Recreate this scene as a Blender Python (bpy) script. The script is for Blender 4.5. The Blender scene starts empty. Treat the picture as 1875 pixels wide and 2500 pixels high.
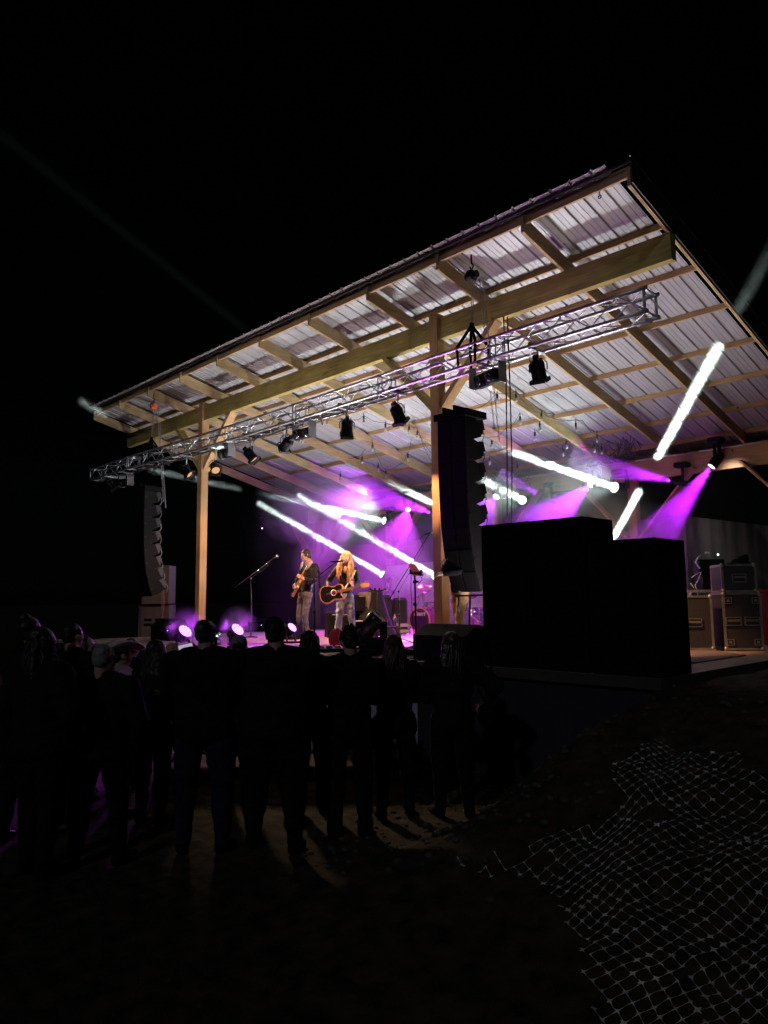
import bpy, bmesh, math, random
from mathutils import Vector, Matrix, noise
random.seed(7)
sc = bpy.context.scene
COL = sc.collection
R_ = math.radians
V = Vector

# ------------------------------------------------------------------ camera
FW = V((-0.71430909, 0.68974177, 0.11840104))
RT = V((0.69369814, 0.72019083, -0.01039532))
UP = V((-0.09244143 + 0.0, -0.0, 0.0))
UP = RT.cross(FW).normalized()
CAM = V((0, 0, 1.95))
FPX = 1815.0
cd = bpy.data.cameras.new('camera')
cam = bpy.data.objects.new('camera', cd)
COL.objects.link(cam)
m = Matrix((RT, UP, -FW)).transposed().to_4x4()
m.translation = CAM
cam.matrix_world = m
cd.sensor_fit = 'HORIZONTAL'
cd.sensor_width = 36
cd.lens = FPX / 1875 * 36
cd.clip_end = 5000
cd.clip_start = 0.05
sc.camera = cam

# ------------------------------------------------------------------ world, night fill, exposure
w = bpy.data.worlds.new('World')
sc.world = w
w.use_nodes = True
nt = w.node_tree
sky = nt.nodes.new('ShaderNodeTexSky')
sky.sky_type = 'NISHITA'
sky.sun_disc = False
sky.sun_elevation = R_(38)
sky.sun_rotation = R_(150)
bg = nt.nodes['Background']
nt.links.new(sky.outputs[0], bg.inputs[0])
bg.inputs[1].default_value = 0.00010
sd = bpy.data.lights.new('night_fill', 'SUN')  # unseen moonlight, added so the netting and crowd catch some light
sd.energy = 0.16
sd.angle = R_(2.0)
sd.color = (0.72, 0.82, 1.0)
night_fill = bpy.data.objects.new('night_fill', sd)
COL.objects.link(night_fill)
night_fill.rotation_euler = V((-0.3, 0.75, -0.42)).to_track_quat('-Z', 'Y').to_euler()
sc.view_settings.view_transform = 'Standard'
sc.view_settings.look = 'None'
sc.view_settings.exposure = 0
sc.view_settings.gamma = 1
sc.render.engine = 'CYCLES'
cy = sc.cycles
cy.max_bounces = 5
cy.diffuse_bounces = 3
cy.glossy_bounces = 2
cy.transmission_bounces = 4
cy.volume_bounces = 0
cy.transparent_max_bounces = 8
cy.volume_step_rate = 1.5
cy.volume_max_steps = 96
cy.caustics_reflective = False
cy.caustics_refractive = False
cy.sample_clamp_indirect = 4
cy.use_denoising = True


def at(px, py, d):
    """point d metres into the scene on the ray through a photo pixel"""
    return CAM + d * (FW + RT * ((px - 937.5) / FPX) - UP * ((py - 1250) / FPX))


def onz(px, py, z):
    r = FW + RT * ((px - 937.5) / FPX) - UP * ((py - 1250) / FPX)
    return CAM + r * ((z - CAM.z) / r.z)


def ony(px, py, y):
    r = FW + RT * ((px - 937.5) / FPX) - UP * ((py - 1250) / FPX)
    return CAM + r * (y / r.y)


def proj(P):
    v = V(P) - CAM
    k = v.dot(FW)
    return 937.5 + FPX * v.dot(RT) / k, 1250 - FPX * v.dot(UP) / k


# ------------------------------------------------------------------ materials
MATS = {}


def mat(name, col, rough=0.6, metal=0.0, var=0.15, scale=6.0, stretch=(1, 1, 1), bump=0.0, col2=None, emit=None, es=0.0, spec=0.5, trans=0.0, detail=5):
    if name in MATS:
        return MATS[name]
    m_ = bpy.data.materials.new(name)
    m_.use_nodes = True
    t = m_.node_tree
    b = t.nodes['Principled BSDF']
    b.inputs['Roughness'].default_value = rough
    b.inputs['Metallic'].default_value = metal
    b.inputs['Specular IOR Level'].default_value = spec
    b.inputs['Transmission Weight'].default_value = trans
    tc = t.nodes.new('ShaderNodeTexCoord')
    mp = t.nodes.new('ShaderNodeMapping')
    mp.inputs['Scale'].default_value = stretch
    nz = t.nodes.new('ShaderNodeTexNoise')
    nz.inputs['Scale'].default_value = scale
    nz.inputs['Detail'].default_value = detail
    t.links.new(tc.outputs['Object'], mp.inputs[0])
    t.links.new(mp.outputs[0], nz.inputs['Vector'])
    cr = t.nodes.new('ShaderNodeValToRGB')
    c2 = col2 or tuple(min(1, c * (1 + var)) for c in col)
    c1 = tuple(c * (1 - var) for c in col) if not col2 else col
    cr.color_ramp.elements[0].position = 0.35
    cr.color_ramp.elements[1].position = 0.68
    cr.color_ramp.elements[0].color = (*c1, 1)
    cr.color_ramp.elements[1].color = (*c2, 1)
    t.links.new(nz.outputs['Fac'], cr.inputs[0])
    t.links.new(cr.outputs[0], b.inputs['Base Color'])
    if bump:
        bp = t.nodes.new('ShaderNodeBump')
        bp.inputs['Strength'].default_value = bump
        bp.inputs['Distance'].default_value = 0.02
        t.links.new(nz.outputs['Fac'], bp.inputs['Height'])
        t.links.new(bp.outputs[0], b.inputs['Normal'])
    if emit:
        b.inputs['Emission Color'].default_value = (*emit, 1)
        b.inputs['Emission Strength'].default_value = es
    MATS[name] = m_
    return m_


def wood(name, c1, c2, axis, rough=0.7):
    """lumber with grain running along one axis, knots and tone changes"""
    if name in MATS:
        return MATS[name]
    st = [9.0, 9.0, 9.0]
    st['xyz'.index(axis)] = 0.7
    m_ = bpy.data.materials.new(name)
    m_.use_nodes = True
    t = m_.node_tree
    b = t.nodes['Principled BSDF']
    b.inputs['Roughness'].default_value = rough
    b.inputs['Specular IOR Level'].default_value = 0.25
    tc = t.nodes.new('ShaderNodeTexCoord')
    mp = t.nodes.new('ShaderNodeMapping')
    mp.inputs['Scale'].default_value = st
    n1 = t.nodes.new('ShaderNodeTexNoise')
    n1.inputs['Scale'].default_value = 2.2
    n1.inputs['Detail'].default_value = 6
    n1.inputs['Distortion'].default_value = 1.2
    t.links.new(tc.outputs['Object'], mp.inputs[0])
    t.links.new(mp.outputs[0], n1.inputs['Vector'])
    n2 = t.nodes.new('ShaderNodeTexNoise')
    n2.inputs['Scale'].default_value = 1.4
    n2.inputs['Detail'].default_value = 2
    t.links.new(tc.outputs['Object'], n2.inputs['Vector'])
    mx = t.nodes.new('ShaderNodeMath')
    mx.operation = 'ADD'
    t.links.new(n1.outputs['Fac'], mx.inputs[0])
    t.links.new(n2.outputs['Fac'], mx.inputs[1])
    cr = t.nodes.new('ShaderNodeValToRGB')
    cr.color_ramp.elements[0].position = 0.36
    cr.color_ramp.elements[1].position = 0.62
    cr.color_ramp.elements[0].color = (*c1, 1)
    cr.color_ramp.elements[1].color = (*c2, 1)
    h = t.nodes.new('ShaderNodeMath')
    h.operation = 'MULTIPLY'
    h.inputs[1].default_value = 0.5
    t.links.new(mx.outputs[0], h.inputs[0])
    t.links.new(h.outputs[0], cr.inputs[0])
    # knots
    vo = t.nodes.new('ShaderNodeTexVoronoi')
    vo.inputs['Scale'].default_value = 2.3
    t.links.new(tc.outputs['Object'], vo.inputs['Vector'])
    kr = t.nodes.new('ShaderNodeValToRGB')
    kr.color_ramp.elements[0].position = 0.03
    kr.color_ramp.elements[1].position = 0.085
    kr.color_ramp.elements[0].color = (0.35, 0.28, 0.22, 1)
    kr.color_ramp.elements[1].color = (1, 1, 1, 1)
    t.links.new(vo.outputs['Distance'], kr.inputs[0])
    mm = t.nodes.new('ShaderNodeMix')
    mm.data_type = 'RGBA'
    mm.blend_type = 'MULTIPLY'
    mm.inputs[0].default_value = 1
    t.links.new(cr.outputs[0], mm.inputs[6])
    t.links.new(kr.outputs[0], mm.inputs[7])
    t.links.new(mm.outputs[2], b.inputs['Base Color'])
    bp = t.nodes.new('ShaderNodeBump')
    bp.inputs['Strength'].default_value = 0.25
    bp.inputs['Distance'].default_value = 0.01
    t.links.new(n1.outputs['Fac'], bp.inputs['Height'])
    t.links.new(bp.outputs[0], b.inputs['Normal'])
    MATS[name] = m_
    return m_


def glow(name, col, s):
    if name in MATS:
        return MATS[name]
    m_ = bpy.data.materials.new(name)
    m_.use_nodes = True
    t = m_.node_tree
    t.nodes.clear()
    e = t.nodes.new('ShaderNodeEmission')
    e.inputs[0].default_value = (*col, 1)
    e.inputs[1].default_value = s
    o = t.nodes.new('ShaderNodeOutputMaterial')
    t.links.new(e.outputs[0], o.inputs[0])
    MATS[name] = m_
    return m_


PT1, PT2 = (0.28, 0.21, 0.10), (0.50, 0.37, 0.20)
W_X = wood('lumber_along_x', (0.34, 0.21, 0.10), (0.56, 0.38, 0.20), 'x')
W_Y = wood('lumber_along_y', PT1, PT2, 'y')
W_Z = wood('lumber_along_z', (0.34, 0.20, 0.09), (0.52, 0.33, 0.16), 'z')
W_H = wood('treated_header', (0.21, 0.17, 0.055), (0.46, 0.37, 0.12), 'x')
BLACK = mat('black_satin', (0.004, 0.004, 0.005), 0.5, var=0.3, spec=0.22)
BLACKM = mat('black_matte', (0.006, 0.006, 0.007), 0.9, var=0.3, spec=0.1)
CAB = mat('black_textured_paint', (0.005, 0.005, 0.006), 0.7, var=0.3, scale=60, bump=0.2, spec=0.15)
GREYCAB = mat('worn_grey_cabinet', (0.05, 0.048, 0.055), 0.7, var=0.2, scale=12)
ALU = mat('aluminium', (0.80, 0.80, 0.82), 0.42, metal=1.0, var=0.12, scale=10)
STEEL = mat('galvanised_steel', (0.50, 0.51, 0.53), 0.4, metal=0.9, var=0.2, scale=14)
CHROME = mat('chrome', (0.75, 0.75, 0.77), 0.12, metal=1.0, var=0.05)
CABLE = mat('black_rubber', (0.012, 0.012, 0.012), 0.5, var=0.2)
CLEAR = mat('clear_glass', (0.9, 0.92, 0.95), 0.05, var=0.02, trans=0.9)


# ------------------------------------------------------------------ mesh builder
def frame(d, up=V((0, 0, 1))):
    d = V(d).normalized()
    u = V(up)
    if abs(d.dot(u)) > 0.98:
        u = V((1, 0, 0))
    a = d.cross(u).normalized()
    return a, a.cross(d).normalized()


class MB:
    def __init__(s, smooth=False):
        s.v = []
        s.f = []
        s.sm = []
        s.smooth = smooth

    def add(s, vs, fs, sm=None):
        n = len(s.v)
        s.v.extend([tuple(x) for x in vs])
        s.f.extend([tuple(n + i for i in f) for f in fs])
        s.sm.extend([s.smooth if sm is None else sm] * len(fs))
        return s

    def box(s, c, size, rot=None):
        hx, hy, hz = size[0] / 2, size[1] / 2, size[2] / 2
        pts = [V((x, y, z)) for x in (-hx, hx) for y in (-hy, hy) for z in (-hz, hz)]
        if rot is not None:
            pts = [rot @ p for p in pts]
        pts = [p + V(c) for p in pts]
        return s.add(pts, [(0, 1, 3, 2), (4, 6, 7, 5), (0, 4, 5, 1), (2, 3, 7, 6), (0, 2, 6, 4), (1, 5, 7, 3)], False)

    def bbox(s, a, b):
        return s.box([(a[i] + b[i]) / 2 for i in range(3)], [abs(b[i] - a[i]) for i in range(3)])

    def rbox(s, c, size, r=0.01, rot=None):
        """box with chamfered edges"""
        hx, hy, hz = size[0] / 2, size[1] / 2, size[2] / 2
        pts, idx = [], {}
        for sx in (-1, 1):
            for sy in (-1, 1):
                for sz in (-1, 1):
                    for ax in range(3):
                        p = [sx * (hx - r), sy * (hy - r), sz * (hz - r)]
                        p[ax] = (sx * hx, sy * hy, sz * hz)[ax]
                        idx[(sx, sy, sz, ax)] = len(pts)
                        pts.append(V(p))
        fs = []
        for ax in range(3):
            o = [i for i in range(3) if i != ax]
            for sg in (-1, 1):
                q = []
                for a, b in ((-1, -1), (1, -1), (1, 1), (-1, 1)):
                    k = [0, 0, 0]
                    k[ax] = sg
                    k[o[0]] = a
                    k[o[1]] = b
                    q.append(idx[(*k, ax)])
                fs.append(q if (sg > 0) == (ax != 1) else q[::-1])
        for ax in range(3):
            o = [i for i in range(3) if i != ax]
            for a in (-1, 1):
                for b in (-1, 1):
                    k0 = [0, 0, 0]
                    k1 = [0, 0, 0]
                    k0[ax], k1[ax] = -1, 1
                    for k in (k0, k1):
                        k[o[0]], k[o[1]] = a, b
                    fs.append([idx[(*k0, o[0])], idx[(*k1, o[0])], idx[(*k1, o[1])], idx[(*k0, o[1])]])
        for sx in (-1, 1):
            for sy in (-1, 1):
                for sz in (-1, 1):
                    fs.append([idx[(sx, sy, sz, a)] for a in range(3)])
        if rot is not None:
            pts = [rot @ p for p in pts]
        return s.add([p + V(c) for p in pts], fs, False)

    def bar(s, a, b, w_, h_, up=(0, 0, 1)):
        """rectangular bar from a to b"""
        a, b = V(a), V(b)
        x, y = frame(b - a, V(up))
        vs = []
        for p in (a, b):
            for i, j in ((-1, -1), (1, -1), (1, 1), (-1, 1)):
                vs.append(p + x * (w_ / 2 * i) + y * (h_ / 2 * j))
        return s.add(vs, [(0, 1, 2, 3), (7, 6, 5, 4), (0, 4, 5, 1), (1, 5, 6, 2), (2, 6, 7, 3), (3, 7, 4, 0)], False)

    def cyl(s, a, b, r0, r1=None, n=10, cap=True, sm=True):
        r1 = r0 if r1 is None else r1
        a, b = V(a), V(b)
        x, y = frame(b - a)
        vs = []
        for p, r in ((a, r0), (b, r1)):
            for i in range(n):
                t = 2 * math.pi * i / n
                vs.append(p + x * (r * math.cos(t)) + y * (r * math.sin(t)))
        s.add(vs, [(i, (i + 1) % n, n + (i + 1) % n, n + i) for i in range(n)], sm)
        if cap:
            k = len(s.v) - 2 * n
            s.f.append(tuple(range(k + n - 1, k - 1, -1)))
            s.f.append(tuple(range(k + n, k + 2 * n)))
            s.sm.extend([False, False])
        return s

    def tube(s, pts, r, n=6, cap=True):
        pts = [V(p) for p in pts]
        rs = r if isinstance(r, (list, tuple)) else [r] * len(pts)
        x = None
        vs = []
        for i, p in enumerate(pts):
            d = (pts[min(i + 1, len(pts) - 1)] - pts[max(i - 1, 0)])
            if d.length < 1e-9:
                d = V((0, 0, 1))
            d.normalize()
            if x is None:
                x, y = frame(d)
            else:
                x = (x - d * x.dot(d))
                x = x.normalized() if x.length > 1e-6 else frame(d)[0]
                y = x.cross(d)
            for k in range(n):
                t = 2 * math.pi * k / n
                vs.append(p + x * (rs[i] * math.cos(t)) + y * (rs[i] * math.sin(t)))
        fs = [(i * n + k, i * n + (k + 1) % n, (i + 1) * n + (k + 1) % n, (i + 1) * n + k) for i in range(len(pts) - 1) for k in range(n)]
        if cap:
            fs += [tuple(range(n - 1, -1, -1)), tuple(range((len(pts) - 1) * n, len(pts) * n))]
        return s.add(vs, fs, True)

    def ell(s, c, r, rot=None, nu=12, nv=8):
        if not isinstance(r, (tuple, list)):
            r = (r, r, r)
        vs = [V((0, 0, -r[2]))]
        for j in range(1, nv):
            t = math.pi * j / nv
            for i in range(nu):
                p = 2 * math.pi * i / nu
                vs.append(V((r[0] * math.sin(t) * math.cos(p), r[1] * math.sin(t) * math.sin(p), -r[2] * math.cos(t))))
        vs.append(V((0, 0, r[2])))
        if rot is not None:
            vs = [rot @ v for v in vs]
        vs = [v + V(c) for v in vs]
        fs = [(0, 1 + (i + 1) % nu, 1 + i) for i in range(nu)]
        for j in range(nv - 2):
            for i in range(nu):
                a = 1 + j * nu
                fs.append((a + i, a + (i + 1) % nu, a + nu + (i + 1) % nu, a + nu + i))
        e = len(vs) - 1
        a = 1 + (nv - 2) * nu
        fs += [(e, a + i, a + (i + 1) % nu) for i in range(nu)]
        return s.add(vs, fs, True)

    def lathe(s, c, prof, n=16, rot=None, ring=False):
        """prof: (r, z) pairs"""
        vs = []
        for r, z in prof:
            for i in range(n):
                t = 2 * math.pi * i / n
                p = V((r * math.cos(t), r * math.sin(t), z))
                vs.append((rot @ p if rot is not None else p) + V(c))
        fs = [(j * n + i, j * n + (i + 1) % n, (j + 1) * n + (i + 1) % n, (j + 1) * n + i) for j in range(len(prof) - 1) for i in range(n)]
        if ring:
            m0 = (len(prof) - 1) * n
            fs += [(m0 + i, m0 + (i + 1) % n, (i + 1) % n, i) for i in range(n)]
        else:
            fs += [tuple(range(n - 1, -1, -1)), tuple(range((len(prof) - 1) * n, len(prof) * n))]
        return s.add(vs, fs, True)

    def prism(s, poly, o, ax, ay, az, h):
        """polygon (2-D) in the plane (ax, ay) at o, extruded h along az"""
        o, ax, ay, az = V(o), V(ax), V(ay), V(az)
        n = len(poly)
        vs = [o + ax * p[0] + ay * p[1] for p in poly] + [o + ax * p[0] + ay * p[1] + az * h for p in poly]
        fs = [tuple(range(n - 1, -1, -1)), tuple(range(n, 2 * n))] + [(i, (i + 1) % n, n + (i + 1) % n, n + i) for i in range(n)]
        return s.add(vs, fs, False)

    def build(s, name, material, parent=None):
        me = bpy.data.meshes.new(name)
        off = parent.get('_o') if parent is not None else None
        vs = s.v
        if parent is not None and off is not None:
            ox, oy, oz = off
            vs = [(a - ox, b - oy, c - oz) for a, b, c in s.v]
        me.from_pydata(vs, [], s.f)
        me.polygons.foreach_set('use_smooth', s.sm)
        me.materials.append(material)
        if len(s.f) < 60000:
            bm = bmesh.new()
            bm.from_mesh(me)
            bmesh.ops.recalc_face_normals(bm, faces=bm.faces)
            bm.to_mesh(me)
            bm.free()
        me.update()
        o = bpy.data.objects.new(name, me)
        COL.objects.link(o)
        if parent is not None:
            o.parent = parent
            if off is not None:
                o['_o'] = (0.0, 0.0, 0.0) if False else tuple(off)
        return o


def tag(o, label, cat=None, group=None, kind=None):
    if label:
        o['label'] = label
    if cat:
        o['category'] = cat
    if group:
        o['group'] = group
    if kind:
        o['kind'] = kind
    return o


def thing(name, label, cat, loc=(0, 0, 0), group=None, world=True):
    """an Empty; its parts' vertices are given in world coordinates when world is True, else in its own frame"""
    o = bpy.data.objects.new(name, None)
    COL.objects.link(o)
    o.location = loc
    if world:
        o['_o'] = tuple(float(c) for c in loc)
    return tag(o, label, cat, group)


def copy_tree(o, parent=None):
    c = o.copy()
    COL.objects.link(c)
    c.parent = parent
    for ch in list(o.children):
        copy_tree(ch, c)
    return c


def spot(name, p, d, watts, col, angle, blend=0.3, radius=0.05, parent=None, const=False):
    l = bpy.data.lights.new(name, 'SPOT')
    l.energy = watts
    l.color = col
    l.spot_size = R_(angle)
    l.spot_blend = blend
    l.shadow_soft_size = radius
    if const:
        l.use_nodes = True
        e = l.node_tree.nodes['Emission']
        fo = l.node_tree.nodes.new('ShaderNodeLightFalloff')
        fo.inputs['Strength'].default_value = 1.0
        l.node_tree.links.new(fo.outputs['Constant'], e.inputs['Strength'])
    o = bpy.data.objects.new(name, l)
    COL.objects.link(o)
    o.location = p
    o.rotation_euler = V(d).to_track_quat('-Z', 'Y').to_euler()
    return o


def point(name, p, watts, col, radius=0.1):
    l = bpy.data.lights.new(name, 'POINT')
    l.energy = watts
    l.color = col
    l.shadow_soft_size = radius
    o = bpy.data.objects.new(name, l)
    COL.objects.link(o)
    o.location = p
    return o


# ================================================================== THE GROUND
def sstep(t):
    t = max(0.0, min(1.0, t))
    return t * t * (3 - 2 * t)


def gz(x, y):
    b = 1.13 * sstep((x + 4.55) / 1.5) * sstep((y - 2.3) / 4.4)
    d = math.hypot(x + 4, y - 4)
    if d < 25:
        n = noise.noise(V((x * 1.3, y * 1.3, 3))) * 0.035 + noise.noise(V((x * 5, y * 5, 9))) * 0.014
        k = sstep((x + 4.2) / 1.2) * sstep((y - 2.5) / 2)
        b += n * (0.5 + k * 2.2) + k * abs(noise.noise(V((x * 2.4, y * 2.4, 1)))) * 0.05
    return b


def lines(lo, hi, a, b, st):
    r = []
    t = a
    while t <= b:
        r.append(t)
        t += st
    k = st
    t = a
    while t > lo:
        k *= 1.35
        t -= k
        r.insert(0, t)
    k = st
    t = b
    while t < hi:
        k *= 1.35
        t += k
        r.append(t)
    return r


gx = lines(-900, 900, -10, 2.0, 0.09)
gy = lines(-900, 900, 0.0, 9.0, 0.09)
g = MB(True)
nx = len(gx)
g.add([(x, y, gz(x, y)) for y in gy for x in gx], [(j * nx + i, j * nx + i + 1, (j + 1) * nx + i + 1, (j + 1) * nx + i) for j in range(len(gy) - 1) for i in range(nx - 1)])
dirt = mat('trampled_dirt', (0.018, 0.013, 0.008), 0.95, scale=7, col2=(0.075, 0.054, 0.030), bump=0.9, spec=0.15, detail=9)
tag(g.build('ground', dirt), 'trampled dirt and straw rising to a bank beside the stage', kind='structure')
# straw and dry grass blades strewn on the ground
gr = MB()
for i in range(9000):
    if i < 5200:
        x, y = random.uniform(-8.5, -1.0), random.uniform(1.6, 7.0)
    else:
        x, y = random.uniform(-3.4, 0.5), random.uniform(3.5, 9.5)
    if x < -3.35 and y > 6.6:
        continue
    a = random.uniform(0, 6.28)
    L = random.uniform(0.03, 0.11)
    lean = random.uniform(0.05, 0.8) if i >= 5200 else random.uniform(0.0, 0.3)
    z = gz(x, y)
    d = V((math.cos(a) * L, math.sin(a) * L, L * lean))
    s_ = V((-math.sin(a), math.cos(a), 0)) * 0.0022
    p = V((x, y, z + 0.004))
    gr.add([p - s_, p + s_, p + d], [(0, 1, 2)], False)
tag(gr.build('dry_grass', mat('straw', (0.06, 0.045, 0.02), 0.9, scale=3, col2=(0.12, 0.09, 0.045))), 'dry straw and grass blades strewn over the dirt', 'grass', kind='stuff')
# stones and sticks at the foot of the bank
rk = MB(True)
for i in range(260):
    x, y = random.uniform(-5.2, -2.2), random.uniform(3.6, 6.6)
    r = random.uniform(0.008, 0.035)
    rk.ell((x, y, gz(x, y) + r * 0.2), (r * random.uniform(0.8, 1.5), r, r * 0.6), Matrix.Rotation(random.uniform(0, 3), 3, 'Z'), 6, 4)
tag(rk.build('gravel', mat('stone', (0.07, 0.06, 0.05), 0.9, scale=20)), 'small stones scattered at the foot of the dirt bank', 'gravel', kind='stuff')
st = MB(True)
q = [onz(1060 + i * 30, 1925 - 22 * i + (9 if i % 2 else 0), 0.06) for i in range(6)]
q = [V((p.x, p.y, gz(p.x, p.y) + 0.03)) for p in q]
st.tube(q, [0.012, 0.014, 0.013, 0.012, 0.009, 0.005], 6)
tag(st.build('stick', mat('bark', (0.2, 0.15, 0.1), 0.9)), 'pale bent stick lying on the dirt right of the audience', 'stick')

# ================================================================== THE PAVILION
YB, YR = 9.2, 15.85
SL = 0.25


def rz(y, off=0.0):
    return 6.75 + off - SL * (y - YB)


XF = [-20.0 + 1.592 * i for i in range(11)]
pav = thing('pavilion', 'open timber stage pavilion with a metal shed roof on square posts', 'pavilion', (-12, 9.2, 0))
# header on the front posts: plies with butt joints
hb = MB()
for (a, b) in ((-20.05, -16.9), (-16.9, -13.2), (-13.195, -8.82), (-8.815, -4.04)):
    hb.bbox((a + 0.004, YB, 6.37), (b - 0.004, YB + 0.07, 6.745))
hb.bbox((-20.05, YB + 0.07, 6.372), (-4.04, YB + 0.13, 6.742))
hb.build('header_beam', W_H, pav)
rb = MB()
rb.bbox((-20.2, YR, 4.62), (-4.04, YR + 0.13, 5.085))
rb.build('rear_beam', W_X, pav)
for i, x in enumerate(XF):
    r = MB()
    y0, y1 = 8.2, 16.45
    w_ = 0.045
    prof = [(y0, rz(y0)), (y1, rz(y1)), (y1, rz(y1) + 0.24), (y0, rz(y0) + 0.24)]
    # bottom edge is notched over nothing: a plain board on edge
    r.prism([(p[0], p[1]) for p in prof], (x - w_ / 2, 0, 0), (0, 1, 0), (0, 0, 1), (1, 0, 0), w_)
    r.build('rafter', W_Y, pav)
PY = [8.30, 9.42, 10.46, 11.55, 12.66, 13.76, 14.86, 15.9, 16.4]
for y in PY:
    r = MB()
    cx0, cx1 = XF[0] - 0.05, XF[-1] + 0.05
    r.bar((cx0, y, rz(y, 0.242 + 0.045)), (cx1, y, rz(y, 0.242 + 0.045)), 0.04, 0.09, (0, 0, 1))
    r.build('purlin', W_X, pav)
# blocking set between the rafter ends, and a thin dark drip edge
f_ = MB()
for x0_, x1_ in zip(XF[:-1], XF[1:]):
    f_.bbox((x0_ + 0.024, 8.235, rz(8.25) + 0.15), (x1_ - 0.024, 8.273, rz(8.25) + 0.238))
f_.build('fascia', W_X, pav)
f_ = MB()
f_.bbox((XF[0] - 0.06, 8.165, rz(8.2) + 0.285), (XF[-1] + 0.05, 8.196, rz(8.2) + 0.315))
f_.build('drip_edge', mat('dark_trim', (0.03, 0.028, 0.03), 0.5), pav)
# ribbed metal sheet
sh = MB()
prof = []
x = XF[0] - 0.12
P = 0.3048
while x < XF[-1] - 0.26:
    prof += [(x, 0), (x + 0.012, 0.028), (x + 0.034, 0.028), (x + 0.046, 0), (x + 0.125, 0), (x + 0.131, 0.006), (x + 0.143, 0.006), (x + 0.149, 0),
             (x + 0.205, 0), (x + 0.211, 0.006), (x + 0.223, 0.006), (x + 0.229, 0)]
    x += P
ys = [8.115, 10.0, 12.0, 14.0, 16.6]
n = len(prof)
vs = []
for dz in (0.0, 0.004):
    for y in ys:
        for (px_, pz) in prof:
            vs.append((px_, y, rz(y, 0.334) + pz + dz))
fs = []
L = len(ys) * n
for j in range(len(ys) - 1):
    for i in range(n - 1):
        a = j * n + i
        fs.append((a, a + n, a + n + 1, a + 1))
        fs.append((L + a, L + a + 1, L + a + n + 1, L + a + n))
for i in range(n - 1):
    fs.append((i, i + 1, L + i + 1, L + i))
    a = (len(ys) - 1) * n + i
    fs.append((a, L + a, L + a + 1, a + 1))
sh.add(vs, fs, False)
ROOFM = mat('galvalume_sheet', (0.40, 0.40, 0.42), 0.5, metal=0.22, var=0.10, scale=1.5, stretch=(6, 0.6, 1))
sh.build('roof_sheet', ROOFM, pav)
# metal rake trim on the outer right edge, in lapped pieces
tr = MB()
for k in range(4):
    a, b = 8.15 + k * 2.1, 8.15 + (k + 1) * 2.1 - 0.12
    tr.bar((-4.035, a, rz(a, 0.352)), (-4.035, b, rz(b, 0.352)), 0.03, 0.02, (0, 0, 1))
tr.build('rake_trim', STEEL, pav)
bg_ = MB()
for k in range(1):
    bg_.prism([(8.19, rz(8.19, 0.02)), (16.4, rz(16.4, 0.02)), (16.4, rz(16.4, 0.335)), (8.19, rz(8.19, 0.335))], (-4.046, 0, 0), (0, 1, 0), (0, 0, 1), (1, 0, 0), 0.02)
bg_.build('barge_board', mat('dark_trim', (0.03, 0.028, 0.03), 0.5), pav)
# posts
for x in (-15.93, -8.235):
    p = MB()
    p.rbox((x, YB + 0.055, (1.2 + 6.83) / 2), (0.185, 0.19, 6.83 - 1.2), 0.006)
    # notch: the header passes behind the front face
    p.build('post', W_Z, pav)
    for s_, a in ((1, 0), (-1, 0)):
        br = MB()
        br.bar((x + s_ * 0.05, YB + 0.09, 5.15), (x + s_ * 1.27, YB + 0.09, 6.39), 0.09, 0.19, (0, 1, 0))
        br.build('knee_brace', W_Z if s_ > 0 else W_H, pav)
for x in (-19.6, -16.07, -12.0, -8.12, -4.3):
    p = MB()
    p.rbox((x, YR - 0.10, (1.2 + 4.66) / 2), (0.19, 0.19, 4.66 - 1.2), 0.006)
    p.build('post', W_Z, pav)
    for s_ in (1, -1):
        if abs(x + 4.3) < 0.1 and s_ > 0:
            continue
        br = MB()
        br.bar((x + s_ * 0.08, YR - 0.11, 3.2), (x + s_ * 1.42, YR - 0.11, 4.72), 0.05, 0.23, (0, 1, 0))
        br.build('knee_brace', W_Z, pav)
# conduit along the rear beam
c_ = MB()
x = -18.0
while x < -4.4:
    L_ = random.uniform(0.9, 1.6)
    c_.cyl((x, YR - 0.09, 5.06), (x + L_, YR - 0.09, 5.06), 0.02, n=8)
    x += L_ + 0.06
c_.build('conduit', mat('grey_pvc', (0.55, 0.54, 0.52), 0.5), pav)
# eye hook under the eave at the right
ek = MB(True)
p0 = ony(1464, 482, 8.33)
ek.tube([p0 + V((0, 0, 0.1)), p0 + V((0, 0, 0.03))] + [p0 + V((0.022 * math.sin(t), 0, 0.008 + 0.022 * math.cos(t))) for t in [i * 0.7 for i in range(9)]], 0.007)
ek.build('eye_hook', BLACK, pav)

# retaining wall behind the stage
wl = thing('retaining_wall', 'stained grey concrete wall behind the stage with an angled wing', 'wall', (-12, 16.2, 0))
cm = mat('stained_concrete', (0.10, 0.095, 0.085), 0.9, scale=1.6, stretch=(1.6, 1.6, 0.35), col2=(0.30, 0.28, 0.25), bump=0.4, detail=9)
b = MB()
b.bbox((-20.5, 16.12, -0.5), (-7.137, 16.4, 3.74))
b.build('back_panel', cm, wl)
b = MB()
q0, q1 = V((-7.13, 16.12, 0)), V((-7.13, 16.12, 0)) + V((0.6, 6.4, 0)) * 1.5
n_ = V((-0.995, 0.093, 0)) * 0.25
b.add([q0 + V((0, 0, -.5)), q1 + V((0, 0, -.5)), q1 + n_ + V((0, 0, -.5)), q0 + n_ + V((0, 0, -.5)), q0 + V((0, 0, 3.74)), q1 + V((0, 0, 3.74)), q1 + n_ + V((0, 0, 3.74)), q0 + n_ + V((0, 0, 3.74))],
      [(0, 3, 2, 1), (4, 5, 6, 7), (0, 1, 5, 4), (1, 2, 6, 5), (2, 3, 7, 6), (3, 0, 4, 7)])
b.build('wing_panel', cm, wl)

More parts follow.
